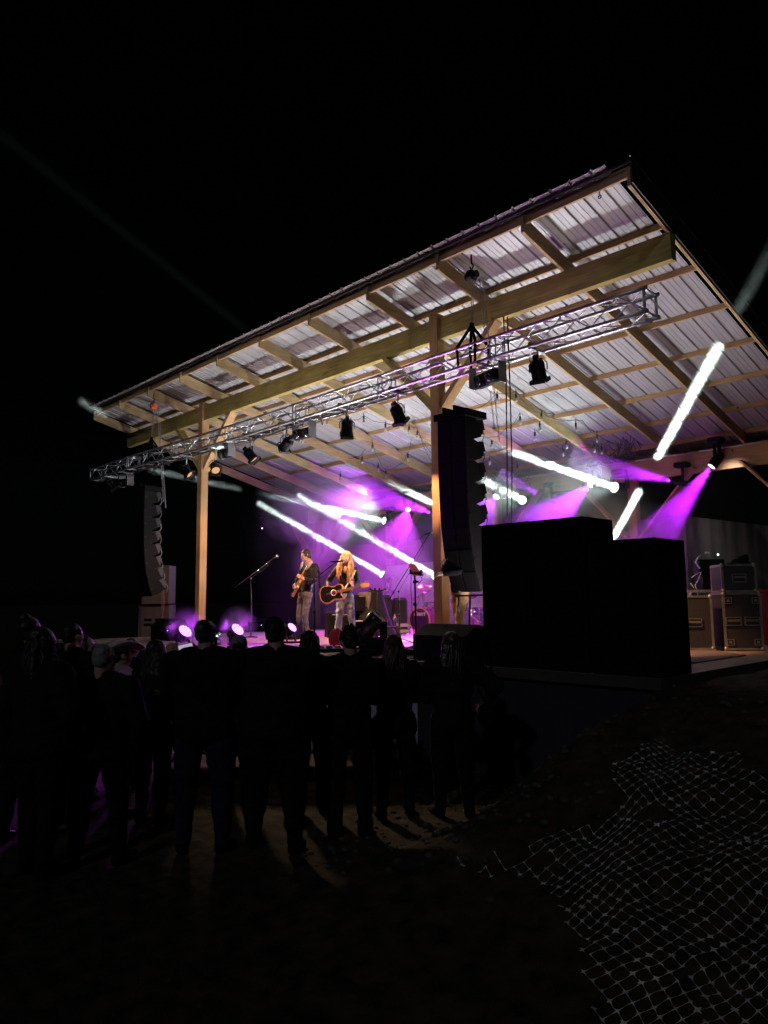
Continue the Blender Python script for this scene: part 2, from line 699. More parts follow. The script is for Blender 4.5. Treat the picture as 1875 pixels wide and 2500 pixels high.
# ================================================================== THE STAGE
stg = thing('stage', 'raised plywood stage deck under the timber pavilion', 'stage', (-10, 10, 0))
ply = mat('plywood_deck', (0.30, 0.22, 0.15), 0.55, scale=2.5, stretch=(1, 6, 1), col2=(0.52, 0.41, 0.30), bump=0.1)
dk = MB()
for i in range(6):
    a = -15.9 + i * 2.1
    dk.bbox((a + 0.003, 6.72, 1.16), (a + 2.097, 15.95, 1.2))
dk.add([], [])
# left wing of the deck, running forward
dk.bbox((-16.4, 6.0, 1.15), (-12.0, 6.717, 1.198))
dk.build('deck', ply, stg)
sk = MB()
sk.bbox((-16.4, 6.76, 0.0), (-3.34, 6.80, 1.157))
sk.bbox((-3.38, 6.82, 0.2), (-3.34, 15.9, 1.157))
sk.bbox((-16.38, 6.03, 0.0), (-12.03, 6.06, 1.147))
sk.build('skirt', mat('purple_grey_skirt', (0.025, 0.02, 0.03), 0.9, scale=4, stretch=(8, 8, 0.5)), stg)
ed = MB()
ed.bbox((-15.9, 6.69, 1.10), (-3.3, 6.717, 1.203))
ed.bbox((-3.297, 6.69, 1.10), (-3.27, 15.9, 1.203))
ed.build('edge_board', mat('edge_lumber', (0.07, 0.05, 0.04), 0.6, scale=3, stretch=(1, 6, 6)), stg)
# bare concrete/timber strip and mats on the deck
mt = MB()
mt.add([onz(x, y, 1.208) for x, y in ((1700, 1582), (1740, 1588), (1822, 1600), (1700, 1618), (1600, 1622), (1600, 1585))], [(0, 1, 2, 3, 4, 5)])
k = MB()
k.prism([(p[0], p[1]) for p in mt.v][::-1], (0, 0, 1.201), (1, 0, 0), (0, 1, 0), (0, 0, 1), 0.014)
tag(k.build('plywood_sheet', mat('weathered_plywood', (0.18, 0.14, 0.13), 0.7, scale=3)), 'weathered plywood sheet lying on the right end of the stage', 'plywood sheet')

# ================================================================== TRUSS AND RIGGING
WARM = (1.0, 0.50, 0.25)
TY0, TY1 = 8.0, 8.3
TL, TRt = V((-19.64, TY0, 5.24)), V((-3.83, TY0, 5.27))
truss = thing('lighting_truss', 'long aluminium box truss hanging under the front eave with lamps clamped on', 'truss', tuple(TL))
TH = 0.285
tdir = (TRt - TL).normalized()


def sag(x):
    # slight dip between the two hoists
    t = (x + 19.64) / 15.81
    return -0.05 * math.sin(math.pi * max(0, min(1, (t - 0.15) / 0.65)))


def tp(t, top, back):
    p = TL + (TRt - TL) * t
    p = V((p.x, TY1 if back else TY0, p.z + sag(p.x) + (TH if top else 0)))
    return p


for top in (0, 1):
    for back in (0, 1):
        b = MB(True)
        b.tube([tp(i / 30, top, back) for i in range(31)], 0.0245, 10)
        b.build('chord', ALU, truss)
N = 42
b = MB(True)
for i in range(N):
    a, c = i / N, (i + 1) / N
    e = (i % 2 == 0)
    for back in (0, 1):
        b.cyl(tp(a, not e, back), tp(c, e, back), 0.009, n=6)
    for top in (0, 1):
        b.cyl(tp(a, top, not e), tp(c, top, e), 0.009, n=6)
for i in range(0, 8):
    for k in (0.003, -0.003):
        t = max(0.002, min(0.998, i / 7 + k))
        for (p, q) in (((0, 0), (1, 0)), ((1, 0), (1, 1)), ((1, 1), (0, 1)), ((0, 1), (0, 0))):
            b.cyl(tp(t, p[0], p[1]), tp(t, q[0], q[1]), 0.010, n=6)
b.build('lattice', ALU, truss)
for i in range(1, 7):
    for top in (0, 1):
        for back in (0, 1):
            p = tp(i / 7, top, back)
            b = MB(True)
            b.cyl(p - V((0.05, 0, 0)), p + V((0.05, 0, 0)), 0.031, n=10)
            b.build('coupler', STEEL, truss)


def chain(mb, a, b_, pitch=0.045, r=0.0045):
    a, b_ = V(a), V(b_)
    n_ = max(2, int((b_ - a).length / pitch))
    d = (b_ - a) / n_
    x, y = frame(d)
    for i in range(n_):
        c = a + d * (i + 0.5)
        u = x if i % 2 else y
        pts = [c + d.normalized() * (pitch * 0.62 * math.cos(t)) + u * (0.011 * math.sin(t)) for t in [k * math.pi / 3 for k in range(7)]]
        mb.tube(pts, r, 4, False)


for (hx, lab, red) in ((-6.56, 'dark electric chain hoist hung under the eave above the big black speaker column', False), (-16.42, 'small orange chain hoist hung under the eave at the low end of the roof', True)):
    t = (hx + 19.64) / 15.81
    zt = tp(t, 1, 0).z
    h = thing('chain_hoist', lab, 'hoist', (hx, 8.15, zt), 'chain hoists carrying the truss')
    b = MB(True)
    b.tube([(hx, 8.17, 6.98), (hx, 8.17, 6.84)], 0.012)
    b.tube([(hx + 0.03 * math.sin(a), 8.17, 6.80 + 0.04 * math.cos(a)) for a in [k * 0.6 for k in range(9)]], 0.011)
    b.build('hook', BLACK, h)
    b = MB()
    b.rbox((hx, 8.17, 6.66), (0.13, 0.16, 0.15), 0.03)
    b.cyl((hx - 0.10, 8.17, 6.66), (hx + 0.10, 8.17, 6.66), 0.055, n=14)
    b.build('hoist_body', mat('orange_hoist_paint', (0.62, 0.12, 0.03), 0.5) if red else BLACK, h)
    for ca_ in (((hx, 8.17, 6.58), (hx - 0.02, 8.15, zt + 0.33)), ((hx + 0.02, 8.19, 6.58), (hx + 0.01, 8.15, zt + 0.33)), ((hx + 0.10, 8.22, 6.60), (hx + 0.14, 8.42, 4.35), 0.05, 0.004), ((hx + 0.14, 8.24, 6.60), (hx + 0.20, 8.45, 4.20), 0.05, 0.004)):
        b = MB(True)
        chain(b, *ca_)
        b.build('chain', STEEL, h)
    b = MB(True)
    for s_ in (-1, 1):
        for yy in (TY0, TY1):
            b.tube([(hx - 0.01, 8.15, zt + 0.35), (hx + s_ * 0.17, yy, zt + 0.02), (hx + s_ * 0.17, yy, zt - 0.04)], 0.022, 8)
            b.tube([(hx + s_ * 0.17, yy, zt + 0.02), (hx + s_ * 0.15, yy, zt - TH - 0.02)], 0.018, 8)
    b.ell((hx - 0.01, 8.15, zt + 0.36), 0.035)
    b.build('sling', BLACKM, h)

# ------------------------------------------------------------------ lamps on the truss
LENSW = glow('warm_lens', (1.0, 0.55, 0.25), 0.8)


def rotz_to(d, up=V((0, 0, 1))):
    """matrix whose local -Z looks along d"""
    return V(d).to_track_quat('-Z', 'Y').to_matrix()


def loops(mb, c, n_, sp, drop, r=0.005):
    for i in range(n_):
        a = V(c) + V((random.uniform(-sp, sp), random.uniform(-0.1, 0.1), 0.02))
        e = V(c) + V((random.uniform(-sp, sp), random.uniform(-0.1, 0.1), 0.02))
        dp = drop * random.uniform(0.5, 1.2)
        k = random.uniform(-0.1, 0.1)
        mb.tube([a + (e - a) * t + V((k * math.sin(math.pi * t), 0, -dp * math.sin(math.pi * t))) for t in [j / 8 for j in range(9)]], r, 5)


def par_can(px, py, aim, label, watts=0, angle=38, open_=True, sc_=1.0, col=WARM, tgt=None, soft=0.07):
    p = ony(px, py, 8.17)
    t = (p.x + 19.64) / 15.81
    ztop = tp(t, 0, 0).z - 0.02
    c = V((p.x, 8.17, min(p.z, ztop - 0.19)))
    o = thing('par_can', label, 'stage lamp', tuple(c), 'par cans clamped along the truss')
    if tgt:
        aim = (V(tgt) - c).normalized()
    M = rotz_to(aim)
    R1, R2, Ln = 0.098 * sc_, 0.112 * sc_, 0.25 * sc_
    b = MB(True)
    pr_ = [(0.035, Ln * 0.62), (R1 * 0.75, Ln * 0.58), (R1, Ln * 0.44), (R1, -Ln * 0.45), (R2, -Ln * 0.47), (R2, -Ln * 0.56), (R1 * 0.93, -Ln * 0.56), (R1 * 0.9, -Ln * 0.30), (0.01, -Ln * 0.28)]
    b.lathe(c, pr_, 18, M)
    b.box(c + M @ V((0, 0, Ln * 0.70)), (0.06, 0.09, 0.08), M)
    can = b.build('can', BLACK, o)
    b = MB()
    for s_ in (-1, 1):
        b.box(c + M @ V((s_ * R2, 0, -Ln * 0.52)), (0.004, R2 * 1.9, 0.05), M)
        b.box(c + M @ V((0, s_ * R2, -Ln * 0.52)), (R2 * 1.9, 0.004, 0.05), M)
    b.build('gel_frame', BLACK, can)
    if watts:
        b = MB(True)
        b.cyl(c + M @ V((0, 0, -Ln * 0.34)), c + M @ V((0, 0, -Ln * 0.36)), R1 * 0.86, n=16)
        b.build('lens', LENSW, can)
        spot('par_light', c + M @ V((0, 0, -Ln * 0.60)), aim, watts * 0.85, col, angle, 0.5 if soft < 0.1 else 1.0, soft)
    b = MB(True)
    xx = M @ V((1, 0, 0))
    top = V((c.x, 8.17, ztop))
    for s_ in (-1, 1):
        b.tube([c + xx * (s_ * (R2 + 0.012)), c + xx * (s_ * (R2 + 0.012)) + V((0, 0, 0.10)), c + V((xx.x * s_ * 0.06, xx.y * s_ * 0.06, 0.165))], 0.008, 6)
    b.tube([c + V((-0.06, 0, 0.165)), c + V((0.06, 0, 0.165))], 0.009, 6)
    b.build('yoke', BLACK, o)
    b = MB(True)
    b.cyl(c + V((0, 0, 0.16)), top + V((0, 0, 0.02)), 0.014, n=8)
    b.box(top + V((0, -0.15, 0.04)), (0.05, 0.07, 0.07))
    b.box(top + V((0, 0.0, 0.0)), (0.045, 0.36, 0.03))
    b.build('clamp', STEEL, o)
    b = MB(True)
    loops(b, c + V((-0.03, 0, 0.16)), 4, 0.13, 0.20)
    b.build('cord', CABLE, o)
    return o


def blinder(px, py, label, w_=0.46, tilt=0.4, yaw=0.0):
    p = ony(px, py, 8.17)
    t = (p.x + 19.64) / 15.81
    ztop = tp(t, 0, 0).z - 0.02
    c = V((p.x, 8.17, min(p.z, ztop - 0.13)))
    o = thing('blinder_lamp', label, 'stage lamp', tuple(c), 'twin lamps in boxes on the truss')
    M = Matrix.Rotation(yaw, 3, 'Z') @ Matrix.Rotation(tilt, 3, 'X')
    b = MB()
    b.rbox(c, (w_, 0.16, 0.19), 0.03, M)
    body = b.build('housing', BLACK, o)
    for s_ in (-1, 1):
        b = MB(True)
        cc = c + M @ V((s_ * w_ * 0.25, 0.082, 0))
        b.cyl(cc, cc + M @ V((0, 0.01, 0)), 0.078, n=16)
        b.lathe(c + M @ V((s_ * w_ * 0.25, -0.085, 0)), [(0.02, -0.03), (0.06, -0.02), (0.075, 0.01)], 14, M @ Matrix.Rotation(R_(-90), 3, 'X'))
        b.build('reflector', mat('dark_reflector', (0.12, 0.12, 0.13), 0.25, metal=0.8), body)
    b = MB()
    for s_ in (-1, 1):
        b.box(c + V((s_ * (w_ / 2 + 0.014), 0, 0.05)), (0.006, 0.17, 0.30))
    b.box(c + V((0, 0, 0.2)), (w_ + 0.03, 0.05, 0.006))
    b.build('bracket', mat('grey_bracket', (0.30, 0.30, 0.33), 0.4, metal=0.5), o)
    b = MB()
    b.box((c.x, 8.17, (c.z + 0.2 + ztop) / 2), (0.03, 0.03, max(0.02, ztop - c.z - 0.16)))
    b.box((c.x, 8.15, ztop), (0.05, 0.36, 0.03))
    b.build('clamp', STEEL, o)
    return o


blinder(308, 1178, 'twin lamp box at the far low end of the truss', 0.44, 0.5, 0.3)
par_can(270, 1186, (0.2, 0.6, -0.75), 'par can beyond the left speaker column at the end of the truss')
par_can(455, 1152, (0.55, 0.65, -0.55), 'par can just left of the far timber post with its rim lit warm', 1500, 34, tgt=(-12.2, 9.4, 2.6))
par_can(525, 1143, (-0.1, 0.5, -0.8), 'par can hanging half behind a twin lamp box beside the far post', 1500, 34, tgt=(-7.2, 5.9, 0), col=(1.0, 0.72, 0.45), soft=0.25)
blinder(552, 1106, 'twin lamp box directly right of the far timber post', 0.40, 0.4, 0.2)
par_can(612, 1112, (0.5, 0.7, -0.5), 'par can with warm rim between the two middle twin lamp boxes', 4200, 34, tgt=(-10.5, 9.2, 2.5))
par_can(700, 1084, (-0.15, 0.6, -0.75), 'par can with long loose cord loops, next left of the centre twin lamp box', 900, 34, tgt=(-15.93, 9.2, 2.7))
blinder(742, 1058, 'twin lamp box over the guitarist, grey side bracket showing', 0.46, 0.35, 0.1)
par_can(847, 1046, (0.15, 0.72, -0.62), 'par can over the singer where a white beam strikes the truss', 1100, 56, tgt=(-10.9, 9.35, 2.2))
par_can(972, 1012, (0.35, 0.70, -0.60), 'par can hanging just left of the near timber post', 520, 23, tgt=(-8.3, 9.15, 3.65))
blinder(1190, 925, 'wide twin lamp box just right of the near timber post', 0.50, 0.2, -0.3)
par_can(1314, 906, (-0.45, 0.62, -0.62), 'par can farthest up the truss, face on and rim glowing warm', 1100, 62, sc_=1.0, tgt=(-5.9, 9.9, 1.4))
for _p, _t, _w, _an in ((ony(742, 1072, 8.3), (-7.3, 8.55, 1.7), 1100, 17), (ony(1190, 940, 8.3), (-12.4, 14.0, 1.5), 1500, 22)):
    spot('added_truss_spot', _p, V(_t) - _p, _w, WARM, _an, 0.7, 0.07)  # warm spots added at the twin boxes for the tan trousers and drums
# power and signal cables along the truss
b = MB(True)
for k in range(9):
    off = random.uniform(0.02, 0.26)
    dz = random.uniform(-0.03, 0.07)
    pts = []
    for i in range(0, 91):
        t = 0.12 + 0.62 * i / 90
        p = tp(t, 0, 0)
        pts.append(V((p.x, TY0 + off + 0.03 * math.sin(i * 0.7 + k), p.z + dz + 0.025 * noise.noise(V((i * 0.35, k, 0))) * 2)))
    b.tube(pts, random.choice((0.006, 0.009)), 5)
for k in range(26):
    t = random.uniform(0.12, 0.74)
    p = tp(t, 0, 0)
    loops(b, (p.x, 8.15, p.z), 1, 0.2, 0.16)
tag(b.build('cable_bundle', CABLE), 'bundle of thin black cables sagging along the bottom of the truss', 'cables')
# two ropes hanging right of the speaker column
for px0, k in ((1232, 0), (1242, 1)):
    b = MB(True)
    a = ony(px0 - k * 1 + 2, 925, 8.25)
    b.tube([a + V((0, 0, 0.9)), a + V((0.01, 0, 0)), a + V((-0.03 + 0.02 * k, 0.02, -1.2)), a + V((-0.10, 0.04, -2.7))], 0.009, 6)
    tag(b.build('hanging_cable', CABLE), ('thin black cable dropping from the truss, nearer the speaker column', 'thin black cable dropping from the truss, farther from the speaker column')[k], 'cable', 'cables dropping beside the speaker column')


# ------------------------------------------------------------------ line arrays
def line_array(px_l, x0, x1, ztop, pitches, label, col):
    o = thing('line_array', label, 'loudspeaker', ((x0 + x1) / 2, 8.1, ztop), 'hanging speaker columns')
    w_ = x1 - x0
    b = MB()
    b.box(((x0 + x1) / 2, 8.2, ztop + 0.05), (w_ + 0.10, 0.46, 0.10))
    b.box(((x0 + x1) / 2 - 0.1, 8.15, ztop + 0.13), (0.04, 0.4, 0.08))
    b.box(((x0 + x1) / 2 + 0.1, 8.15, ztop + 0.13), (0.04, 0.4, 0.08))
    b.build('bumper_frame', BLACKM, o)
    p = V((0, 8.0, ztop))
    H = 0.315
    for i, a in enumerate(pitches):
        A = R_(a)
        dn = V((0, math.sin(A), -math.cos(A)))
        bk = V((0, math.cos(A), math.sin(A)))
        q = MB()
        c0 = V((x0, p.y, p.z))
        rearh = 0.20
        prof_ = [(0, 0), (0, -H), (0.20, -H + 0.004), (0.36, -H + (H - rearh) / 2), (0.36, -(H - rearh) / 2), (0.20, -0.004)]
        q.prism([(u, v_) for u, v_ in prof_], c0, bk, -dn, (1, 0, 0), w_)
        cab = q.build('cabinet', CAB, o)
        gq = MB()
        for s_ in range(2):
            gq.box(c0 + V((w_ * (0.25 + 0.5 * s_), 0, 0)) + dn * (H / 2) - bk * 0.004, (w_ * 0.44, 0.006, H * 0.86), Matrix.Rotation(-A, 3, 'X').inverted() if False else Matrix(((1, 0, 0), (0, bk.y, -dn.y), (0, bk.z, -dn.z))))
        gq.build('grille', mat('speaker_grille', (0.006, 0.006, 0.007), 0.7, scale=90, var=0.5, spec=0.15), cab)
        for xx in (x0 - 0.006, x1 + 0.006):
            rq = MB(True)
            rq.bar(V((xx, p.y, p.z)) + bk * 0.30 + dn * 0.02, V((xx, p.y, p.z)) + bk * 0.37 + dn * (H * 0.72), 0.012, 0.05, bk)
            rq.cyl(V((xx - 0.008, p.y, p.z)) + bk * 0.03 + dn * (H * 0.5), V((xx + 0.008, p.y, p.z)) + bk * 0.03 + dn * (H * 0.5), 0.013, n=8)
            rq.bar(V((xx, p.y, p.z)) + bk * 0.36 + dn * (H * 0.05), V((xx, p.y, p.z)) + bk * 0.405 + dn * (H * 0.5), 0.012, 0.06, bk)
            rq.build('rigging_arm', BLACK if col == 'k' else mat('dull_grey_steel', (0.04, 0.04, 0.045), 0.5, metal=0.5), cab)
        cq = MB(True)
        cc = V((x1 - 0.05, p.y, p.z)) + bk * 0.40 + dn * 0.1
        cq.tube([cc + V((0.03 * math.sin(k * 0.5), 0.05 * math.sin(k * 0.39 * 1.0), 0)) + dn * (0.26 * k / 8) for k in range(9)], 0.006, 5)
        cq.build('jumper_cable', CABLE if col == 'k' else mat('grey_cable', (0.35, 0.35, 0.36), 0.5), cab)
        p = p + dn * H
    b = MB(True)
    for k in range(3):
        a = V((x1 - 0.08 - 0.06 * k, p.y + 0.30, p.z + 0.3))
        b.tube([a, a + V((0.02, 0.03, -0.5)), a + V((0.05 * k - 0.05, 0.02, -0.9)), V((a.x + 0.12, a.y + 0.1, 1.25))], 0.01, 6)
    b.build('feed_cable', CABLE if col == 'k' else mat('red_cable', (0.25, 0.05, 0.08), 0.5), o)
    return o


line_array(1068, -7.135, -6.612, 4.55, [0, 0, 1, 2, 4, 8, 13, 20], 'large black curved column of speakers hanging before the near timber post', 'k')
line_array(320, -16.93, -16.40, 4.60, [0, 0, 1, 2, 4, 8, 13, 20], 'far black curved column of speakers hanging at the dark left end of the stage', 'g')

# ================================================================== SMOKE, BEAMS AND COLOURED LIGHT


def even_smoke(name, dens):
    m_ = bpy.data.materials.new(name)
    m_.use_nodes = True
    t = m_.node_tree
    t.nodes.clear()
    o = t.nodes.new('ShaderNodeOutputMaterial')
    pv = t.nodes.new('ShaderNodeVolumeScatter')
    pv.inputs['Density'].default_value = dens
    t.links.new(pv.outputs[0], o.inputs['Volume'])
    return m_


def smoke_mat(name, dens, scale, lo, hi, stretch=(1, 1, 1), fall=None, col=(1, 1, 1), aniso=0.0, dist=0.6, detail=3):
    m_ = bpy.data.materials.new(name)
    m_.use_nodes = True
    t = m_.node_tree
    t.nodes.clear()
    o = t.nodes.new('ShaderNodeOutputMaterial')
    pv = t.nodes.new('ShaderNodeVolumeScatter')
    pv.inputs['Color'].default_value = (*col, 1)
    pv.inputs['Anisotropy'].default_value = aniso
    t.links.new(pv.outputs[0], o.inputs['Volume'])
    tc = t.nodes.new('ShaderNodeTexCoord')
    mp = t.nodes.new('ShaderNodeMapping')
    mp.inputs['Scale'].default_value = stretch
    t.links.new(tc.outputs['Object'], mp.inputs[0])
    nz = t.nodes.new('ShaderNodeTexNoise')
    nz.inputs['Scale'].default_value = scale
    nz.inputs['Detail'].default_value = detail
    nz.inputs['Distortion'].default_value = dist
    t.links.new(mp.outputs[0], nz.inputs['Vector'])
    mr = t.nodes.new('ShaderNodeMapRange')
    mr.interpolation_type = 'SMOOTHSTEP'
    mr.inputs['From Min'].default_value = lo
    mr.inputs['From Max'].default_value = hi
    mr.inputs['To Max'].default_value = dens
    t.links.new(nz.outputs['Fac'], mr.inputs['Value'])
    out = mr.outputs[0]
    if fall == 'sphere':
        gm = t.nodes.new('ShaderNodeTexGradient')
        gm.gradient_type = 'SPHERICAL'
        g2 = t.nodes.new('ShaderNodeMapping')
        g2.inputs['Scale'].default_value = (1, 1, 1)
        t.links.new(tc.outputs['Object'], g2.inputs[0])
        t.links.new(g2.outputs[0], gm.inputs[0])
        ml = t.nodes.new('ShaderNodeMath')
        ml.operation = 'MULTIPLY'
        t.links.new(out, ml.inputs[0])
        t.links.new(gm.outputs['Fac'], ml.inputs[1])
        out = ml.outputs[0]
    elif fall is not None:
        # fall = list of (axis, a, b): density rises from 0 at a to full at b
        for (ax, a, b_) in fall:
            sp = t.nodes.new('ShaderNodeSeparateXYZ')
            t.links.new(tc.outputs['Object'], sp.inputs[0])
            r2 = t.nodes.new('ShaderNodeMapRange')
            r2.interpolation_type = 'SMOOTHSTEP'
            r2.inputs['From Min'].default_value = min(a, b_)
            r2.inputs['From Max'].default_value = max(a, b_)
            if a > b_:
                r2.inputs['To Min'].default_value = 1
                r2.inputs['To Max'].default_value = 0
            t.links.new(sp.outputs['xyz'.index(ax)], r2.inputs['Value'])
            ml = t.nodes.new('ShaderNodeMath')
            ml.operation = 'MULTIPLY'
            t.links.new(out, ml.inputs[0])
            t.links.new(r2.outputs[0], ml.inputs[1])
            out = ml.outputs[0]
    t.links.new(out, pv.inputs['Density'])
    return m_


WHITE = (0.80, 1.0, 0.93)
PURP = (0.50, 0.02, 1.0)
PINK = (0.70, 0.04, 1.0)
SM_THICK = even_smoke('beam_smoke_thick', 0.040)
SM_MID = even_smoke('beam_smoke_mid', 0.012)
SM_TIP = smoke_mat('beam_smoke_tip', 0.016, 3.0, 0.3, 0.7)
SM_SKY = even_smoke('sky_smoke', 0.00008)
SM_THIN = smoke_mat('beam_smoke_wisp', 0.03, 4.5, 0.38, 0.75, dist=2.6)
SM_FAINT = smoke_mat('beam_smoke_faint', 0.0008, 1.5, 0.2, 0.7)
LENSC = glow('white_lens', (0.85, 1.0, 0.95), 14.0)
LENSP = glow('violet_lens', (0.92, 0.60, 1.0), 9.0)


def moving_head(p, aim, label, lens_r=0.10, lens=LENSC, hang=True, group='moving head lamps', sc_=1.0):
    p, aim = V(p), V(aim).normalized()
    o = thing('moving_head', label, 'stage lamp', tuple(p), group)
    M = rotz_to(aim)
    c = p - aim * 0.20
    b = MB(True)
    b.lathe(p, [(lens_r * 0.5, 0.36), (lens_r * 1.15, 0.30), (lens_r * 1.35, 0.16), (lens_r * 1.25, 0.03), (lens_r * 1.1, -0.004), (lens_r * 1.03, -0.004), (lens_r * 1.0, 0.012)], 18, M)
    hd = b.build('head', BLACK, o)
    b = MB(True)
    b.cyl(p + M @ V((0, 0, 0.010)), p + M @ V((0, 0, 0.004)), lens_r, n=20)
    b.build('lens', lens, hd)
    s_ = 1 if hang else -1
    ax = V((-aim.y, aim.x, 0))
    ax = ax.normalized() if ax.length > 0.05 else V((1, 0, 0))
    k = lens_r * 1.5 + 0.03
    b = MB()
    for e in (-1, 1):
        b.bar(c + ax * (e * k), c + ax * (e * k) + V((0, 0, s_ * 0.30)), 0.045, 0.09, ax)
    b.bar(c + ax * (-k) + V((0, 0, s_ * 0.31)), c + ax * k + V((0, 0, s_ * 0.31)), 0.06, 0.10)
    b.build('yoke', BLACK, o)
    b = MB()
    b.rbox(c + V((0, 0, s_ * 0.40)), (0.30, 0.24, 0.11), 0.02)
    b.build('base', BLACK, o)
    return o


def beam(p0, p1, segs, radius, power, label, hang=True, lens_r=0.10, vis_lens=True):
    """a lit moving head with its narrow white beam, and the puffs of smoke hanging in the beam's path"""
    p0, p1 = V(p0), V(p1)
    d = (p1 - p0).normalized()
    if vis_lens:
        moving_head(p0, d, label + ' moving head', lens_r, LENSC, hang)
    Lb = (p1 - p0).length
    l = bpy.data.lights.new('beam_light', 'AREA')
    l.shape = 'DISK'
    l.size = radius * 1.35
    l.spread = R_(1.2)
    l.energy = power
    l.color = WHITE
    lo = bpy.data.objects.new('beam_light', l)
    COL.objects.link(lo)
    lo.location = p0 + d * 0.02
    lo.rotation_euler = d.to_track_quat('-Z', 'Y').to_euler()
    for (a, b_, m_) in segs:
        q = MB(True)
        x, y = frame(d)
        n_ = 14
        pts = [p0 + d * (Lb * (a + (b_ - a) * i / n_)) for i in range(n_ + 1)]
        rr = [radius * (1.0 + 0.06 * noise.noise(V((i * 0.6, Lb, a * 9)))) * (0.45 if i in (0, n_) and a > 0.01 else 1.0) for i in range(n_ + 1)]
        rr = [r * 1.55 for r in rr]
        q.tube(pts, rr, 12)
        so = q.build('smoke_streak', m_)
        tag(so, 'lit smoke in ' + label + ' beam', 'smoke', 'smoke caught in the white beams', 'stuff')


def pt(px, py, y):
    return ony(px, py, y)


# fraction of the beam that a photo pixel is at
def frac(p0, p1, px):
    lo, hi = 0.0, 1.6
    f0 = proj(V(p0))[0] < proj(V(p1))[0]
    for _ in range(40):
        mid = (lo + hi) / 2
        x_ = proj(V(p0) + (V(p1) - V(p0)) * mid)[0]
        if (x_ < px) == f0:
            lo = mid
        else:
            hi = mid
    return lo


BW = 72.0
a, b = pt(938, 1271, 15.4), pt(299, 1131, 8.15)
beam(a, b, [(0.0, frac(a, b, 655), SM_MID), (frac(a, b, 590), frac(a, b, 360), SM_THIN)], 0.11, BW * 0.55, 'the flattest white', True)
a, b = pt(1062, 1405, 14.6), pt(430, 1034, 7.2)
beam(a, b, [(0.0, frac(a, b, 860), SM_MID), (frac(a, b, 862), frac(a, b, 727), SM_THICK)], 0.115, BW * 0.7, 'the long white central', False)
a, b = pt(933, 1402, 14.4), pt(215, 990, 7.3)
beam(a, b, [(0.0, frac(a, b, 850), SM_THIN), (frac(a, b, 852), frac(a, b, 765), SM_THICK), (frac(a, b, 748), frac(a, b, 628), SM_THICK), (frac(a, b, 262), frac(a, b, 190), SM_TIP)], 0.105, BW * 0.7, 'the white behind the singer', False)
a, b = pt(1275, 1221, 15.4), pt(1000, 1075, 8.2)
beam(a, b, [(0.0, frac(a, b, 1165), SM_MID)], 0.095, BW * 0.6, 'the white beside the hanging column', True)
a, b = pt(1150, 1274, 15.4), pt(759, 1085, 8.4)
beam(a, b, [(frac(a, b, 1090), frac(a, b, 948), SM_MID)], 0.10, BW * 0.6, 'the white behind the near post', True)
a, b = pt(1500, 1190, 15.2), pt(852, 968, 8.15)
beam(a, b, [(0.0, frac(a, b, 1338), SM_THICK), (frac(a, b, 1290), frac(a, b, 1250), SM_THIN)], 0.115, BW * 1.1, 'the thick white', True, 0.11)
a, b = pt(1470, 1364, 8.6), pt(1845, 680, 6.2)
beam(a, b, [(0.0, frac(a, b, 1562), SM_THICK), (frac(a, b, 1604), frac(a, b, 1757), SM_THICK), (frac(a, b, 1800), 1.25, SM_FAINT)], 0.060, BW * 1.3, 'the steep bright', False, 0.07)


a, b = at(1430, 1466, 24), at(-60, 280, 24)
beam(a, b, [(frac(a, b, 640), 1.0, SM_SKY)], 0.14, BW * 1.2, 'a distant faint', False, 0.1, False)


def wash(px, py, y, aim, angle, watts, label, col=PURP, cone=None, lens_r=0.07, dens=0.35, hang=True):
    p = pt(px, py, y)
    aim = V(aim).normalized()
    moving_head(p, aim, label, lens_r, LENSP, hang, 'violet wash lamps on the rear beam')
    spot('wash_light', p + aim * 0.03, aim, watts * 5.0, col, angle, 0.5, 0.05)
    if cone:
        L_, h_ = cone
        q = MB(True)
        n_ = 10
        q.tube([p + aim * (0.05 + L_ * i / n_) for i in range(n_ + 1)], [0.05 + (L_ * i / n_) * math.tan(R_(h_)) for i in range(n_ + 1)], 16)
        so = q.build('smoke_plume', SMC[dens])
        tag(so, 'violet smoke lit by ' + label, 'smoke', 'violet smoke plumes', 'stuff')


SMC = {0.35: smoke_mat('plume_mid', 0.16, 2.2, 0.30, 0.62), 0.9: smoke_mat('plume_thick', 0.45, 2.6, 0.22, 0.6)}
T = lambda p, q: (V(q) - V(p))
wash(1737, 1139, 15.55, T(pt(1737, 1139, 15.55), pt(1530, 1400, 14.4)), 30, 800, 'violet wash lamp at the right end of the rear beam', PURP, (1.7, 11), 0.08)
wash(1644, 1175, 15.55, T(pt(1644, 1175, 15.55), pt(1380, 1120, 14.6)), 26, 260, 'small violet lamp second from the right end', PURP, (2.2, 9), 0.05, 0.9)
wash(1441, 1184, 15.55, T(pt(1441, 1184, 15.55), pt(1280, 1320, 13.6)), 40, 700, 'violet wash lamp just under the thick white beam', PURP, (2.0, 15), 0.07)
wash(1328, 1213, 15.55, T(pt(1328, 1213, 15.55), pt(1180, 1135, 14.6)), 24, 120, 'tiny violet lamp right of the white disc lens', PURP, (1.2, 7), 0.045, 0.9)
wash(1211, 1213, 15.55, T(pt(1211, 1213, 15.55), pt(1110, 1340, 13.5)), 50, 250, 'violet lamp seen beside the hanging speaker column', PURP, None, 0.08)
wash(996, 1244, 15.55, T(pt(996, 1244, 15.55), pt(930, 1450, 13.0)), 50, 1000, 'violet lamp above the rear post', PINK, None, 0.075)
wash(1055, 1252, 15.55, T(pt(1055, 1252, 15.55), pt(780, 1170, 14.0)), 30, 500, 'violet lamp touching the near post', PURP, (3.6, 12), 0.06, 0.9)
